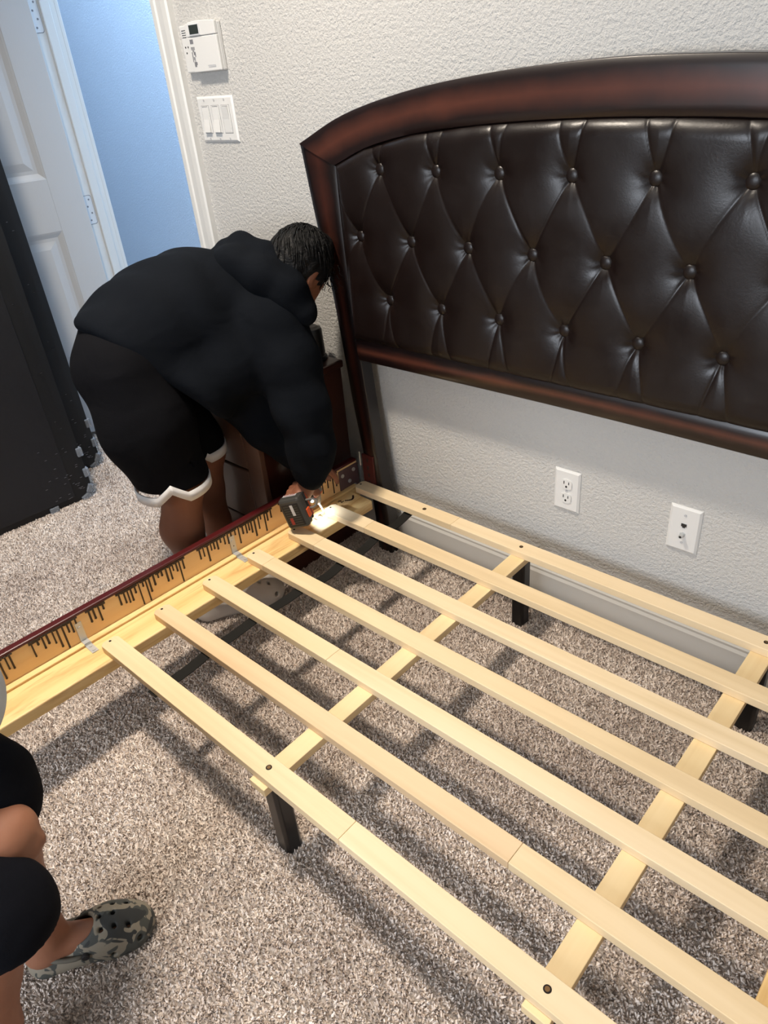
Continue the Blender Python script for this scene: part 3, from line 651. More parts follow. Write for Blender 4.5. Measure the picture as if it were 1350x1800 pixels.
# black webbing strap under the slats
V = []; F = []; pts = []; n = 120
for k in range(n+1):
    y = -.085-(.985-.085)*k/n; sag = 0
    for a, b in zip(YS[:-1], YS[1:]):
        if b < y < a: t = (a-y)/(a-b); sag = math.sin(math.pi*t)*(.012 if a > -.5 else .005)
    pts.append((.733+.006*math.sin(y*11), y, SZT-ST-.002-sag))
for (x, y, z) in pts:
    for dx, dz in ((-.0145,0),(.0145,0),(.0145,-.0016),(-.0145,-.0016)): V.append((x+dx-SO.x, y-SO.y, z+dz))
for k in range(n):
    for j in range(4): F.append((k*4+j, k*4+(j+1) % 4, k*4+4+(j+1) % 4, k*4+4+j))
F += [(3,2,1,0), (n*4, n*4+1, n*4+2, n*4+3)]
me = bpy.data.meshes.new('strap'); me.from_pydata(V, [], F); link('strap', me, MSTRAP, sb)

# ------------------------------------------------------------------ nightstand
ns = empty('nightstand', (.2,-.2,0)); tag(ns, 'dark cherry nightstand with two drawers beside the headboard', 'nightstand')
nx0, nx1, nyf, nyb, nzt = -.10, .42, -.375, -.03, .60
def nb(name, *a, mat=MNIGHT, par=None, bev=.003): return MB().box(a[0]-.2, a[1]-.2, a[2]+.2, a[3]+.2, a[4], a[5], bev).build(name, mat, par or ns)
nb('top', nx0-.012, nx1+.016, nyf-.012, nyb, nzt-.024, nzt, mat=MSTAIND, bev=.006)
m = MB(); m.prism([(nx0-.2,0),(nx0-.2,nzt-.024),(nx0+.02-.2,nzt-.024),(nx0+.02-.2,0)], nyf+.012+.2, nyb+.2, 'y'); m.build('side_panel', MSTAIND, ns)
m = MB(); m.prism([(nx1-.02-.2,0),(nx1+.008-.2,0),(nx1-.002-.2,.3),(nx1-.2,nzt-.024),(nx1-.02-.2,nzt-.024)], nyf+.012+.2, nyb+.2, 'y'); m.build('side_panel', MSTAIND, ns)  # darker stain than the front, whose lit tone is painted in
m = MB(); m.prism([(nx1-.062-.2,.0),(nx1+.010-.2,0),(nx1-.2,.3),(nx1+.002-.2,nzt-.024),(nx1-.062-.2,nzt-.024)], nyf+.2, nyf+.02+.2, 'y', bev=.003); m.build('stile', MNIGHT, ns)
m = MB(); m.prism([(nx0-.2,0),(nx0+.062-.2,0),(nx0+.062-.2,nzt-.024),(nx0-.2,nzt-.024)], nyf+.2, nyf+.02+.2, 'y', bev=.003); m.build('stile', MNIGHT, ns)
nb('back_panel', nx0+.02, nx1-.02, nyb-.012, nyb, .02, nzt-.024)
nb('base_rail', nx0+.062, nx1-.062, nyf+.002, nyf+.02, .02, .185, mat=MNIGHT)
for z0, z1 in ((.191,.362),(.370,.570)):
    d_ = nb('drawer', nx0+.066, nx1-.065, nyf+.001, nyf+.02, z0, z1, mat=MNIGHT)
    m = MB(); m.cyl((.155-.2,nyf-.024+.2,(z0+z1)/2), (.155-.2,nyf+.2,(z0+z1)/2), .011, .006, n=16, bev=.002); m.build('knob', MSTEEL, d_)
nb('drawer_cavity', nx0+.02, nx1-.02, nyf+.021, nyf+.03, .02, nzt-.024, mat=MSLOT, bev=0)
# small black item of no known kind on the nightstand
kx, ky = .358, -.070
bi = empty('black_nightstand_item', (kx,ky,nzt)); tag(bi, 'small black rounded item standing on the nightstand behind the bending person', 'black item')
m = MB(); m.cyl((0,0,0), (0,0,.012), .040, .036, n=28, bev=.003); m.build('base', MBLKITEM, bi)
m = MB(); m.cyl((0,0,.012), (0,0,.095), .034, .031, n=28, bev=.008); autosmooth(m.build('body', MBLKITEM, bi))
m = MB(); m.cyl((0,0,.095), (0,0,.099), .022, .018, n=24); m.build('top_cap', MSLOT, bi)

# ------------------------------------------------------------------ box springs standing by the door
def box_spring(x, yr, label, rz=0.0):
    L, Hh, Tk = .97, 1.9, .17; e = empty('box_spring', (x, yr, 0), rz); tag(e, label, 'box spring', 'black box springs standing on end by the door')
    # local: front face x=0, right edge y=0, body towards -x, -y
    R = .05
    def outline(i):
        pts = []
        for cy, cz, a0 in ((-R, R, -90), (-R, Hh-R, 0), (-L+R, Hh-R, 90), (-L+R, R, 180)):
            for k in range(7):
                a = math.radians(a0+15*k); pts.append((cy+(R-i)*math.cos(a), cz+(R-i)*math.sin(a)))
        return pts
    t = bmesh.new(); rings = []
    for i, xx in ((.03,-Tk+.002), (.004,-Tk+.008), (0,-Tk+.02), (.012,-Tk*.5), (0,-.02), (.004,-.006), (.03,0)):
        rings.append([t.verts.new((xx, a, b)) for a, b in outline(i)])
    for A, B in zip(rings[:-1], rings[1:]):
        for k in range(len(A)): t.faces.new((A[k], A[(k+1) % len(A)], B[(k+1) % len(A)], B[k]))
    t.faces.new(rings[0][::-1]); t.faces.new(rings[-1]); bmesh.ops.recalc_face_normals(t, faces=t.faces[:])
    mm = MB(); mm.add(t); autosmooth(mm.build('body', MBOXE, e), 40)
    m = MB(); m.box(-.001, .003, -L+.07, -.075, .03, Hh-.06, .002); dc = m.build('dust_cover', MBOXF, e)
    m = MB(); rs = random.Random(3)
    for k in range(30):
        yy, zz = -.03-abs(rs.gauss(0,.06)), .03+abs(rs.gauss(0,.09)); m.box(.0022, .0036, yy-.004, yy+.004, zz-.0008, zz+.0008)
    for k in range(6):
        zz = .3+k*.21; m.box(.0002, .0012, -.045, -.038, zz, zz+.0015); m.box(.0002,.0012,-.055,-.05,zz+.03,zz+.0315)
    m.build('staples', MSTAPLE, dc)['kind'] = 'stuff'
    for (yy, zz, a) in ((-.16,.012,0),(-.035,.010,20),(-.012,.038,60),(-.006,.105,90),(-.006,.19,90)):
        m = MB(); m.box(-.018, .005, -.017, .017, -.010, .012, .003, mtx=Matrix.Translation((0, yy, zz)) @ Matrix.Rotation(math.radians(a), 4, 'X')); m.build('corner_clip', MCLIP, e)
    return e
box_spring(-.586, -.447, 'front black box spring standing on end, nearest the bed, with clear corner clips', -.07)
box_spring(-.80, -.295, 'rear black box spring standing on end between the front one and the door', -.07)

# ------------------------------------------------------------------ clogs
def clog(name, mat, smat, parent, origin, heading, L=.25, label=None, mirror=1, strap_back=True):
    """heading = direction of the toe; local x = toe, y = left, z = up"""
    s = L/.26; s3 = SDF((-.15,-.08,-.01), (.15,.08,.12), .0035)
    # sole outline
    for (x, y, r, z) in ((.085,0,.045,.030),(.055,.004,.047,.030),(.02,.004,.043,.032),(-.03,0,.037,.032),(-.085,0,.036,.034)):
        s3.ell((x,y*mirror,.022), (r*1.05,r,.028), k=.03)
    s3.chain([((.075,.002*mirror,.034),.040), ((.045,0,.046),.042), ((.01,0,.056),.040)], k=.03)        # upper
    s3.chain([((-.085,0,.045),.034), ((-.02,0,.045),.034)], k=.02)                                       # heel wall
    s3.chain([((-.085,0,.075),.027), ((-.02,0,.078),.030), ((.012,0,.088),.030)], k=.006) if False else None
    s3.half((0,0,.001), (0,0,-1), .002)
    # hollow for the foot
    for a, b, ra, rb in (((-.088,0,.055),(.0,0,.060),.027,.031), ((0,0,.052),(.07,0,.036),.030,.026), ((-.088,0,.085),(-.01,0,.10),.031,.036)):
        s3.cone(a, b, ra, rb, k=.004, op='s')
    for hx in (.035,.060,.085):
        for hy in (-.022,0,.022):
            if hx > .08 and hy == 0: continue
            s3.cone((hx,hy*mirror,.05), (hx*1.05,hy*1.2*mirror,.11), .0052, k=.001, op='s')
    for hx, hy in ((.095,.032),(.095,-.032),(.045,.05),(.045,-.05)): s3.cone((hx,hy*.6,.03),(hx*1.08,hy*1.5,.036), .0062, k=.001, op='s')
    me = s3.mesh(name, 1)
    if len(me.materials) == 0: me.materials.append(mat)
    o = link(name, me, mat, parent, True)
    h = Vector(heading).normalized(); a = math.atan2(h.y, h.x); o.matrix_parent_inverse = Matrix.Identity(4)
    inv = parent.matrix_world.inverted() if parent else Matrix.Identity(4)
    W_ = Matrix.Translation(origin) @ Matrix.Rotation(a, 4, 'Z') @ Matrix.Scale(s, 4)
    o.matrix_basis = inv @ W_
    # heel strap with rivets
    m = MB(); P = []
    for k in range(17):
        a = math.radians(-100+200*k/16); P.append((-.02-.082*math.cos(a)*.95, .043*math.sin(a), .052+.020*max(0,math.cos(a))))
    m.tube(P, .0052, 8); st_ = m.build('heel_strap', smat, o, True)
    for sy in (-1, 1): MB().cyl((-.004,sy*.042,.052), (-.004,sy*.0505,.052), .008, n=16, bev=.0015).build('rivet', MSLOT, o)
    if label: o['label'] = label
    return o

# ------------------------------------------------------------------ the bending person
def wr(amp, fx, fy, fz, ph=0):
    return lambda X, Y, Z: amp*(np.sin(fx*X+fy*Y+fz*Z+ph+1.5*np.sin(9*X-7*Y+ph))*.6+np.sin(1.7*fx*Y-1.3*fy*Z+fz*X+2*ph)*.4)
def person1():
    g = SDF((-.02,-.86,0.0), (.80,.02,1.06), .0055)
    # torso core, neck, head
    HC = np.array((.462,-.172,.892)); crown = np.array((.10,.75,.60)); face = np.array((-.12,.65,-.75))
    rot = frame(crown, face)                  # x' = face, z' = crown
    def hp(f, l, c): return HC+rot@np.array((f, l, c))*.92
    g.chain([((.24,-.58,.72),.105), ((.27,-.45,.77),.105), ((.32,-.30,.79),.10)], k=.05)
    g.chain([((.37,-.28,.82),.055), (hp(-.02,0,-.07),.050)], k=.03)
    g.ell(HC, (.081,.065,.090), k=.01, rot=rot); g.ell(hp(.035,0,-.05), (.050,.048,.055), k=.03, rot=rot)
    g.cone(hp(.083,0,.005), hp(.104,0,-.028), .008, .013, k=.012); g.cone(hp(.083,-.012,-.062), hp(.083,.012,-.062), .008, k=.01)
    g.cone(hp(.06,0,-.095), hp(.07,0,-.09), .018, k=.02)
    for sy in (-1, 1):
        g.ell(hp(.078,sy*.028,.012), (.012,.016,.010), k=.006, op='s', rot=rot); g.ell(hp(.072,sy*.028,.012), (.012,.013,.010), k=.002, rot=rot)
        g.ell(hp(-.005,sy*.073,-.010), (.020,.008,.031), k=.006, rot=rot); g.ell(hp(.002,sy*.081,-.008), (.010,.006,.018), k=.003, op='s', rot=rot)
    # arms
    RS, RE, RW = (.450,-.280,.785), (.540,-.300,.59), (.572,-.318,.400)
    LS, LE, LW = (.22,-.27,.77), (.372,-.360,.610), (.470,-.285,.412)
    g.chain([(RS,.055),(RE,.043),(RW,.029)], k=.02); g.chain([(LS,.055),(LE,.043),(LW,.029)], k=.02)
    # right hand: palm along the grip, fingers wrapped round it
    RP = np.array((.536,-.338,.318)); gd = np.array((.456,-.889,.03)); gd /= np.linalg.norm(gd)      # grip runs from tool body to battery
    up = np.array((0,0,1.0)); sd = np.cross(gd, up); sd /= np.linalg.norm(sd); up = np.cross(sd, gd)
    g.cone(RW, RP+up*.012, .026, .025, k=.02); g.cone(RP+up*.020-gd*.028, RP+up*.020+gd*.03, .020, .018, k=.015)
    for i, q in enumerate((-.034,-.012,.010,.031)):
        b0 = RP+gd*q+up*.018; ln = (1,1.08,1.02,.85)[i]
        p1 = b0+sd*.030*ln+up*.004; p2 = p1-up*.030*ln+sd*.004; p3 = p2-sd*.026*ln-up*.006
        g.chain([(b0,.0105),(p1,.010),(p2,.0092),(p3,.008)], k=.006)
    t0 = RP-gd*.03+up*.016-sd*.014; g.chain([(t0,.013),(t0-sd*.012-gd*.012-up*.02,.011),(t0+sd*.006-gd*.026-up*.036,.009)], k=.008)
    # left hand resting on the rail's edge
    LP = np.array((.482,-.245,.362)); ld = np.array((.28,.72,-.45)); ld /= np.linalg.norm(ld); lu = np.array((0,0,1.0)); ls = np.cross(ld, lu); ls /= np.linalg.norm(ls)
    g.cone(LW, LP, .026, .022, k=.02); g.cone(LP-ls*.022, LP+ls*.022, .018, k=.015)
    for i, q in enumerate((-.030,-.010,.010,.030)):
        ln = (.85,1.0,1.08,.98)[i]; b0 = LP+ls*q+ld*.012; p1 = b0+ld*.032*ln+lu*.008; p2 = p1+ld*.020*ln-lu*.016; p3 = p2+ld*.006-lu*.018
        g.chain([(b0,.010),(p1,.0095),(p2,.0085),(p3,.0075)], k=.005)
    t0 = LP+ls*.030-ld*.01; g.chain([(t0,.012),(t0+ls*.022+ld*.016,.0105),(t0+ls*.030+ld*.038-lu*.008,.009)], k=.008)
    # legs
    RH, RK, RA = (.29,-.60,.74), (.365,-.592,.43), (.362,-.615,.105)
    LH, LK, LA = (.16,-.56,.74), (.268,-.445,.44), (.225,-.440,.105)
    for H_, K_, A_, dx in ((RH,RK,RA,0),(LH,LK,LA,0)):
        H_, K_, A_ = map(np.array, (H_,K_,A_))
        g.chain([(H_,.095),(.5*H_+.5*K_,.078),(K_,.058)], k=.03)
        c = .62*K_+.38*A_+np.array((-.004,-.020,0)); g.chain([(K_,.052),(c,.055),(.25*K_+.75*A_,.040),(A_,.034)], k=.02)
    for A_, hd in ((RA,(.42,.907)),(LA,(-.92,.12))):
        A_ = np.array(A_); hd = np.array((hd[0],hd[1],0)); hd /= np.linalg.norm(hd)
        g.chain([(A_,.034),(A_+np.array((0,0,-.045))-hd*.02,.032)], k=.02); g.chain([(A_+np.array((0,0,-.04)),.030),(A_+hd*.10+np.array((0,0,-.066)),.026),(A_+hd*.15+np.array((0,0,-.074)),.019)], k=.02)
    me = g.mesh('person', 1); me.materials.append(MSKIN)
    p = link('person', me, MSKIN, None, True)
    tag(p, 'person in black hoodie and white-trimmed shorts bending over the side rail with a drill', 'person')
    # shorts
    s = SDF((-.05,-.90,.36), (.55,-.30,.92), .006)
    s.chain([((.255,-.605,.745),.112), ((.22,-.56,.79),.11)], k=.05)
    s.chain([((.290,-.606,.735),.114), ((.325,-.618,.60),.108), ((.350,-.606,.455),.096)], k=.05)
    s.chain([((.17,-.56,.73),.105), ((.22,-.505,.58),.092), ((.258,-.462,.47),.080)], k=.03)
    s.cone((.342,-.625,.44), (.345,-.625,.20), .084, .084, k=.008, op='s') if False else None
    s.half((.33,-.61,.452), (.02,-.06,-1), .003)
    # hollow the cuffs
    s.cone((.352,-.604,.40), (.347,-.608,.50), .080, .084, k=.004, op='s'); s.cone((.260,-.458,.40), (.255,-.463,.50), .064, .069, k=.004, op='s')
    s.warp(wr(.0035, 22, 18, 26)); me = s.mesh('shorts', 2); me.materials.append(MSHORT)
    o = link('shorts', me, MSHORT, p, True); o['label'] = 'black basketball shorts'
    # white zig-zag hem bands
    def band(c, r0, r1, zt, name):
        V = []; F = []; n = 120
        for k in range(n):
            a = 2*math.pi*k/n; dd = abs((math.degrees(a)+33+180) % 360-180); zg = max(0, 1-dd/24)
            z0 = zt-.028+.032*zg
            ca, sa = math.cos(a), math.sin(a)
            for r, z in ((r1+.0015, z0+.026), (r0+.003, z0), (r0-.001, z0), (r1-.003, z0+.026)): V.append((c[0]+r*ca, c[1]+r*sa, z))
        for k in range(n):
            for j in range(4): F.append((k*4+j, ((k+1) % n)*4+j, ((k+1) % n)*4+(j+1) % 4, k*4+(j+1) % 4))
        me = bpy.data.meshes.new(name); me.from_pydata(V, [], F); b = link(name, me, MTRIMW, o, True); b['label'] = 'white zig-zag hem band'
    band((.352,-.606), .0945, .0965, .452, 'hem_band'); band((.259,-.461), .079, .081, .462, 'hem_band')
    # hoodie
    h = SDF((-.06,-.86,.30), (.72,.02,1.06), .006)
    h.chain([((.25,-.60,.775),.126), ((.265,-.50,.800),.140), ((.285,-.39,.812),.148), ((.32,-.29,.815),.128)], k=.06)
    h.chain([((.335,-.56,.685),.090), ((.375,-.475,.665),.088), ((.405,-.37,.71),.100)], k=.05)       # hanging near side
    h.half((.2,-.645,.825), (-.1,-.75,-.65), .03)
    h.cone(RS, LS, .085, .085, k=.05)
    h.chain([(RS,.088),((.505,-.290,.69),.080),((.550,-.300,.58),.074),((.572,-.31,.475),.060),((.576,-.318,.425),.044),((.574,-.32,.40),.038)], k=.03)
    h.chain([(LS,.085),((.30,-.315,.69),.082),(LE,.078),((.425,-.320,.502),.070),((.458,-.296,.438),.050),((.466,-.289,.420),.040)], k=.03)
    # hood bunched round the neck
    # open hem towards the hips
    h.cone(HC+np.array((.02,.02,-.01)), HC+rot@np.array((0,0,.05)), .080, .085, k=.01, op='s')
    h.warp(lambda X, Y, Z: .0045*np.sin(30*(X+.6*Z)+14*Y+2*np.sin(12*Y+9*Z))*np.clip((.78-Z)*4, .15, 1)+.003*np.sin(55*Y+20*Z+3*np.sin(14*X))-.010*np.exp(-((X-.455)*.9+(Z-.70)*.25)**2/.00012)*np.clip((.80-Z)*9,0,1)*np.clip((Y+.42)*8,0,1)*0)
    me = h.mesh('hoodie', 2); me.materials.append(MHOOD); hd_ = link('hoodie', me, MHOOD, p, True); hd_['label'] = 'black hooded sweatshirt'
    h = SDF((.22,-.42,.70), (.62,-.05,1.04), .005)          # the hood, bunched behind the neck
    h.chain([((.315,-.300,.930),.036), ((.385,-.300,.925),.050), ((.455,-.280,.900),.052), ((.505,-.255,.862),.046), ((.525,-.232,.815),.040)], k=.02)
    h.chain([((.310,-.275,.945),.030), ((.36,-.262,.955),.040), ((.43,-.245,.935),.040), ((.49,-.225,.895),.036)], k=.012)
    h.chain([((.315,-.26,.93),.036), ((.33,-.20,.90),.040), ((.345,-.17,.84),.045)], k=.03); h.cone((.38,-.25,.86), (.46,-.24,.85), .055, k=.02)
    h.cone(HC+np.array((.012,.02,-.005)), HC+rot@np.array((0,0,.06)), .078, .085, k=.008, op='s')
    h.warp(lambda X, Y, Z: .003*np.sin(60*(Z-.4*X+.5*Y)+3*np.sin(14*X)))
    me = h.mesh('hood', 1); me.materials.append(MHOOD); link('hood', me, MHOOD, hd_, True)
    # hair
    q = SDF(HC-.16, HC+.16, .004)
    q.ell(HC+rot@np.array((-.012,0,.016)), (.087,.074,.091), k=.01, rot=rot)
    q.half(HC+rot@np.array((.052,0,0)), rot@np.array((1,0,-.15)), .02)
    q.cone(HC+rot@np.array((.03,.0,.095)), HC+rot@np.array((.085,-.01,.075)), .03, .018, k=.03)
    q.cone(HC+rot@np.array((.02,-.085,-.012)), HC+rot@np.array((.012,-.075,-.04)), .018, .02, k=.006, op='s')
    q.half(HC+rot@np.array((0,0,-.062)), rot@np.array((.2,0,-1)), .02)
    q.warp(lambda X, Y, Z: .0014*np.sin(150*X+90*Y+3*np.sin(60*Z))+.001*np.sin(220*Z-130*Y))
    me = q.mesh('hair', 1); me.materials.append(MHAIR); hr = link('hair', me, MHAIR, p, True)
    m = MB(); rs = random.Random(9)                       # strands lying over the crown
    for k in range(620):
        t0_ = rs.uniform(.05, 1.75); ph = rs.uniform(0, 2*math.pi); ln = rs.uniform(.25, .55); pts = []
        for i in range(6):
            t = t0_+ln*i/5; ph2 = ph+.25*i/5; lf = 1.0+.05*rs.random()*(i/5)**1.5+.012
            dl_ = np.array((math.sin(t)*math.cos(ph2)-.35*math.cos(t), math.sin(t)*math.sin(ph2), math.cos(t)*.94)); dl_ /= np.linalg.norm(dl_)
            pts.append(np.array((-.012,0,.016))+dl_*np.array((.087,.074,.091))*lf)
        e_ = pts[-1]
        if e_[0] > .058 or e_[2] < -.055 or (abs(e_[1]) > .05 and e_[2] < .015 and -.035 < e_[0] < .04): continue
        m.tube([Vector(HC+rot@q_) for q_ in pts], [.0016,.0018,.0017,.0015,.0011,.0005], 4)
    m.build('hair_strand', MHAIR, hr, True)['kind'] = 'stuff'
    m = MB(); rs = random.Random(4)
    for k in range(22):
        b = HC+rot@np.array((.045+rs.uniform(-.02,.02), rs.uniform(-.07,.02), .055+rs.uniform(-.04,.015))); pts = []
        ph = rs.uniform(0,6); ln = rs.uniform(.02,.042); r_ = rs.uniform(.004,.008)
        for i in range(12):
            t = i/11; pts.append(Vector(b)+Vector((r_*math.cos(ph+9*t)*t, r_*math.sin(ph+9*t)*t, -ln*t))+Vector((.008,.004,0))*t)
        m.tube(pts, [.0016*(1-.7*i/11) for i in range(12)], 5)
    m.build('hair_curl', MHAIR, hr, True)['kind'] = 'stuff'
    clog('clog', MCLOGG, MCLOGG, p, (.410,-.534,0), (.42,.907,0), .27, 'light grey perforated foam clog')
    clog('clog', MCLOGG, MCLOGG, p, (.165,-.440,0), (-.92,.12,0), .27, 'light grey perforated foam clog', -1)
    return p
person1()

# ------------------------------------------------------------------ cordless driver
def driver():
    gd = np.array((.456,-.889,.03)); gd /= np.linalg.norm(gd)
    tip = np.array((.533,-.268,.237)); batt = np.array((.554,-.372,.313)); grip0 = batt-gd*.103; ax = grip0-tip; ax /= np.linalg.norm(ax)
    e = empty('cordless_driver', tuple(tip)); tag(e, 'orange and black cordless driver held upright over the second slat end', 'power drill'); O = Vector(tip)
    def P(v): return tuple(Vector(v)-O)
    m = MB(); m.cyl(P(tip), P(tip+ax*.035), .0032, n=6); m.cyl(P(tip+ax*.028), P(tip+ax*.040), .0065, n=12); m.build('bit', MSTEEL, e)
    m = MB(); m.cyl(P(tip+ax*.034), P(tip+ax*.058), .010, .020, n=24, bev=.002); autosmooth(m.build('nose', MGREYT, e))
    m = MB(); m.cyl(P(tip+ax*.056), P(tip+ax*.150), .027, .026, n=28, bev=.006); bd = autosmooth(m.build('motor_body', MORANGE, e))
    m = MB(); m.cyl(P(tip+ax*.115), P(tip+ax*.162), .0285, .025, n=28, bev=.006); autosmooth(m.build('rear_cap', MBLKPL, bd))
    m = MB(); m.cyl(P(tip+ax*.062), P(tip+ax*.078), .0282, n=28, bev=.002); autosmooth(m.build('grey_band', MGREYT, bd))
    g = SDF(np.minimum(grip0,batt)-.06, np.maximum(grip0,batt)+.06, .004)
    g.chain([(grip0,.021),(grip0*.5+batt*.5,.0175),(batt,.020)], k=.01); me = g.mesh('grip', 1); me.transform(Matrix.Translation(-O)); me.materials.append(MBLKPL); link('grip', me, MBLKPL, e, True)
    rot = frame(gd, (.44,-.33,-.84))            # z' along the grip towards the battery, x' down its long side
    T_ = M4(batt-tip, rot)
    def bx(name, x0,x1,y0,y1,z0,z1,mat,par,bev=.0): return MB().box(x0,x1,y0,y1,z0,z1,bev,mtx=T_).build(name, mat, par)
    bx('foot', -.038,.038,-.030,.030,-.020,-.002,MORANGE,e,.006); bx('foot_plate', -.041,.041,-.031,.031,-.010,.002,MBLKPL,e,.004)
    bt = bx('battery', -.045,.045,-.0325,.0325,.002,.038,MDGREY,e,.008)
    bx('battery_inset', -.031,.038,-.025,.025,.037,.0392,MBLKPL,bt,.001)
    for k in range(9): bx('vent_rib', -.026+k*.007,-.0235+k*.007,-.020,.020,.0389,.0400,MDGREY,bt)
    bx('white_label', -.028,.004,.000,.0085,.0399,.0406,MLABEL,bt)
    bx('red_label', .010,.030,-.014,-.005,.0399,.0406,MREDLAB,bt)
    bx('name_strip', -.0459,-.0447,-.022,.018,.008,.018,MLABEL,bt); 
    cu = bpy.data.curves.new('lettering', 'FONT'); cu.body = 'RIDGID'; cu.size = .0105; cu.align_x = 'CENTER'; cu.align_y = 'CENTER'; cu.extrude = .0002; to_ = bpy.data.objects.new('lettering', cu); COL.objects.link(to_)
    me = bpy.data.meshes.new_from_object(to_.evaluated_get(bpy.context.evaluated_depsgraph_get())); bpy.data.objects.remove(to_)
    me.transform(T_ @ Matrix(((0,0,-1,-.0461),(1,0,0,-.002),(0,-1,0,.013),(0,0,0,1)))); me.materials.clear(); me.materials.append(MREDLAB); link('lettering', me, MREDLAB, bt)
    bx('side_latch', .000,.026,.031,.036,.004,.022,MORANGE,bt,.002)
    m = MB(); pts = [(-.016,.030,-.002),(-.016,.052,-.004),(-.008,.060,-.004),(.004,.054,-.004),(.010,.042,-.004),(.010,.030,-.004)]; m.tube([T_ @ Vector(p) for p in pts], .0034, 8); m.build('belt_hook', MGREYT, e, True)
    lp = tip+ax*.052+gd*.027
    m = MB(); m.sph(P(lp), .0045); m.build('led_lens', MLED, e)
    l = bpy.data.lights.new('driver_led', 'SPOT'); l.energy = 0.9; l.color = (.86,.93,1); l.spot_size = math.radians(110); l.spot_blend = .7; l.shadow_soft_size = .003
    o = bpy.data.objects.new('driver_led', l); COL.objects.link(o); o.parent = e; q_ = lp-ax*.007+gd*.002; o.location = P(q_); o.rotation_euler = Vector(tip+gd*.030+np.array((.004,.01,0))-q_).to_track_quat('-Z','Y').to_euler()
driver()

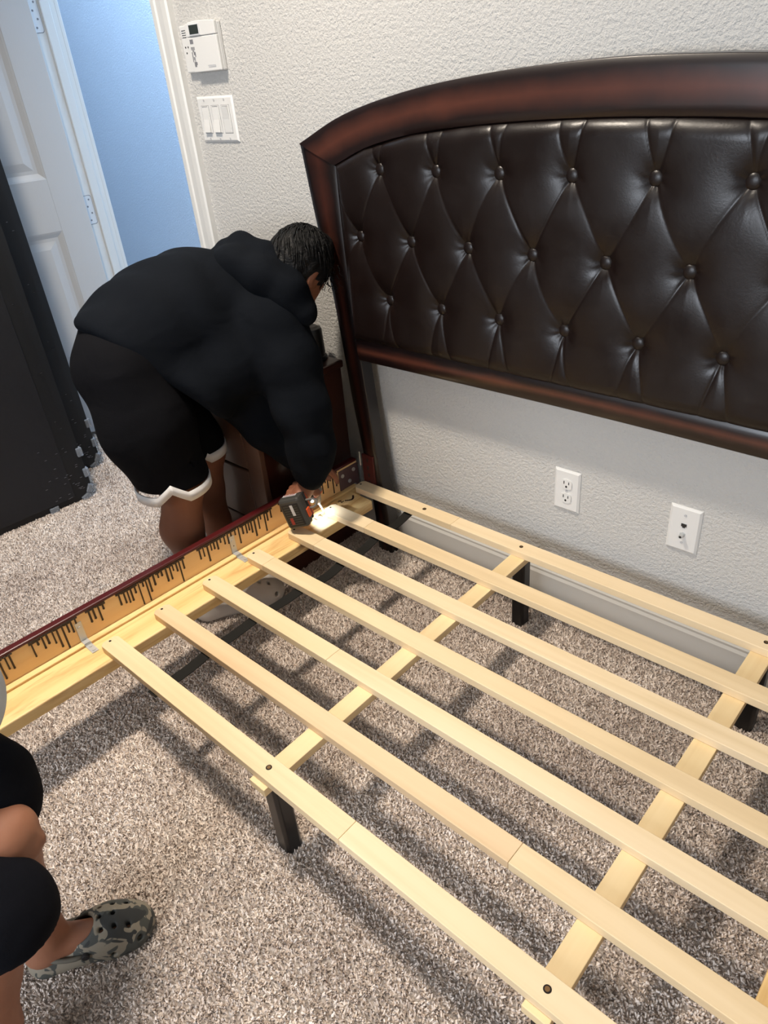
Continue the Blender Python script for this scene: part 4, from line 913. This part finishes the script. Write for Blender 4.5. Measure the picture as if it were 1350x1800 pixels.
# ------------------------------------------------------------------ the person perched on the side rail at the left edge
def person2():
    g = SDF((.35,-1.95,0), (1.32,-1.0,1.35), .0065)
    hip = np.array((.60,-1.51,.455)); ch = np.array((.84,-1.40,.80)); hc = np.array((.88,-1.38,1.07))
    g.chain([(hip,.13),(.5*hip+.5*ch,.12),(ch,.135)], k=.05); g.chain([(ch+np.array((0,0,.1)),.06),(hc,.052)], k=.03)
    g.ell(hc+np.array((.01,0,.04)), (.098,.076,.115), k=.02); g.cone(hc+(.105,0,.03), hc+(.118,0,.005), .009, .013, k=.012); g.cone(hc+(.095,-.014,-.03), hc+(.095,.014,-.03), .009, k=.01)
    for sy in (-1,1):
        g.ell(hc+(0,sy*.08,.03), (.018,.009,.03), k=.006); g.ell(hc+(.095,sy*.03,.05), (.012,.016,.01), k=.006, op='s'); g.ell(hc+(.088,sy*.03,.05), (.012,.013,.01), k=.002)
    FK, FA = np.array((.985,-1.348,.450)), np.array((.945,-1.372,.105)); NK, NA = np.array((1.125,-1.425,.410)), np.array((1.075,-1.515,.105))
    for H_, K_, A_ in ((hip+(.02,.08,0),FK,FA),(hip+(.02,-.05,0),NK,NA)):
        g.chain([(H_,.095),(.5*H_+.5*K_,.078),(K_,.052)], k=.03); c = .6*K_+.4*A_+np.array((-.022,-.006,0)); g.chain([(K_,.048),(c,.048),(.25*K_+.75*A_,.036),(A_,.031)], k=.02)
        hd = np.array((.46,.89,0)) if A_ is FA else np.array((.85,-.53,0)); g.chain([(A_,.030),(A_-hd*.02+(0,0,-.05),.030)], k=.02); g.chain([(A_+(0,0,-.04),.029),(A_+hd*.09+(0,0,-.066),.025),(A_+hd*.14+(0,0,-.074),.019)], k=.02)
    # arm: forearm coming in from the left, fist resting over the knee
    S1 = ch+np.array((.02,.14,.06)); E1 = np.array((.90,-1.46,.60)); Wr = np.array((1.000,-1.392,.498)); HP = np.array((1.062,-1.362,.456))
    g.chain([(S1,.05),(E1,.042),(Wr,.029)], k=.02); g.cone(Wr, HP, .031, .038, k=.015); g.cone(HP+(-.01,-.014,.01), HP+(-.01,.020,.005), .034, .032, k=.015)
    fw = HP-Wr; fw /= np.linalg.norm(fw); sdv = np.array((-.30,.60,.10)); sdv -= fw*(sdv@fw); sdv /= np.linalg.norm(sdv); dn = np.cross(sdv, fw); dn = dn if dn[2] < 0 else -dn
    for i, q in enumerate((-.026,-.008,.010,.026)):
        b0 = HP+sdv*q+fw*.014-dn*.012; ln = (.95,1.05,1.0,.85)[i]; p1 = b0+fw*.020*ln+dn*.014; p2 = p1+dn*.026*ln-fw*.008; p3 = p2-fw*.020*ln+dn*.004
        g.chain([(b0,.0125),(p1,.0122),(p2,.0108),(p3,.0095)], k=.005)
    t0 = HP-sdv*.026-fw*.004+dn*.01; g.chain([(t0,.013),(t0+fw*.020+dn*.014,.0115),(t0+fw*.026+dn*.03+sdv*.012,.010)], k=.006)
    S2 = ch+np.array((.03,-.15,.06)); E2 = np.array((.90,-1.62,.62)); W2 = np.array((1.02,-1.52,.50)); H2 = W2+np.array((.05,.03,-.03))
    g.chain([(S2,.05),(E2,.042),(W2,.029)], k=.02); g.cone(W2, H2, .028, .030, k=.015)
    for i, q in enumerate((-.03,-.01,.01,.03)): b0 = H2+np.array((.005,q,0)); g.chain([(b0,.011),(b0+(.028,0,-.008),.0105),(b0+(.038,0,-.032),.009)], k=.005)
    g.chain([(H2+(0,.03,0),.012),(H2+(.02,.048,-.012),.010),(H2+(.04,.05,-.02),.009)], k=.006)
    me = g.mesh('person', 1); me.materials.append(MSKIN2); p = link('person', me, MSKIN2, None, True)
    tag(p, 'person in black shorts at the left edge, fist on knee, wearing a camouflage clog', 'person')
    s = SDF((.38,-1.75,.22), (1.26,-1.15,.76), .006)
    s.chain([(hip+(-.02,.02,-.02),.15),(hip+(.03,.02,.06),.145)], k=.05)
    s.chain([(hip+(.02,.08,0),.115),((.88,-1.385,.47),.095),((.965,-1.35,.475),.074),((.985,-1.348,.455),.062)], k=.03)
    s.chain([(hip+(.02,-.05,0),.115),((.97,-1.455,.425),.100),((1.115,-1.425,.405),.080),((1.125,-1.435,.360),.076)], k=.03)
    s.half((1.0,-1.40,.335), (.35,-.15,-1), .004)
    s.warp(wr(.003, 30, 22, 26)); me = s.mesh('shorts', 2); me.materials.append(MNAVY); o = link('shorts', me, MNAVY, p, True); o['label'] = 'black knee-length shorts'
    t = SDF((.35,-1.9,.40), (1.1,-1.05,1.05), .007)
    t.chain([(hip+(0,.0,.10),.148),(.5*hip+.5*ch,.145),(ch,.150),(ch+(0,0,.08),.11)], k=.06); t.chain([((.872,-1.352,.598),.112),((.84,-1.385,.72),.120)], k=.05); t.cone(S1, S2, .075, k=.05)
    t.chain([(S1,.078),(.4*S1+.6*E1,.068)], k=.03); t.chain([(S2,.078),(.4*S2+.6*E2,.068)], k=.03); t.half(hip+(0,0,.03), (.12,0,-1), .006)
    t.warp(wr(.003, 26, 20, 30, 1)); me = t.mesh('shirt', 2); me.materials.append(MWHITE); link('shirt', me, MWHITE, p, True)
    q = SDF(hc-.17, hc+.2, .006); q.ell(hc+(-.008,0,.055), (.106,.086,.112), k=.01); q.half(hc+(.062,0,0), (1,0,-.25), .02); q.half(hc+(0,0,-.01), (.3,0,-1), .02)
    me = q.mesh('hair', 1); me.materials.append(MHAIR); link('hair', me, MHAIR, p, True)
    clog('clog', MCAMO, MCAMOP, p, (.968,-1.322,0), (.45,.89,0), .225, 'grey-green camouflage foam clog')
    clog('clog', MCAMO, MCAMOP, p, (1.135,-1.552,0), (.85,-.53,0), .225, 'grey-green camouflage foam clog', -1)
person2()

# ------------------------------------------------------------------ lamps on the ceiling (above the picture)
for (x, y, r, lab) in ((.45,-.98,.14,'round downlight in the ceiling above the side rail'),):
    e = empty('ceiling_lamp', (x,y,CEIL)); tag(e, lab, 'lamp')
    m = MB(); m.cyl((0,0,-.045), (0,0,0), r*1.05, n=40, bev=.006); autosmooth(m.build('lamp_base', MPLATE, e))
    m = MB(); m.cyl((0,0,-.07), (0,0,-.046), r*.8, r*.98, n=40, bev=.008); autosmooth(m.build('diffuser', MLAMP, e))
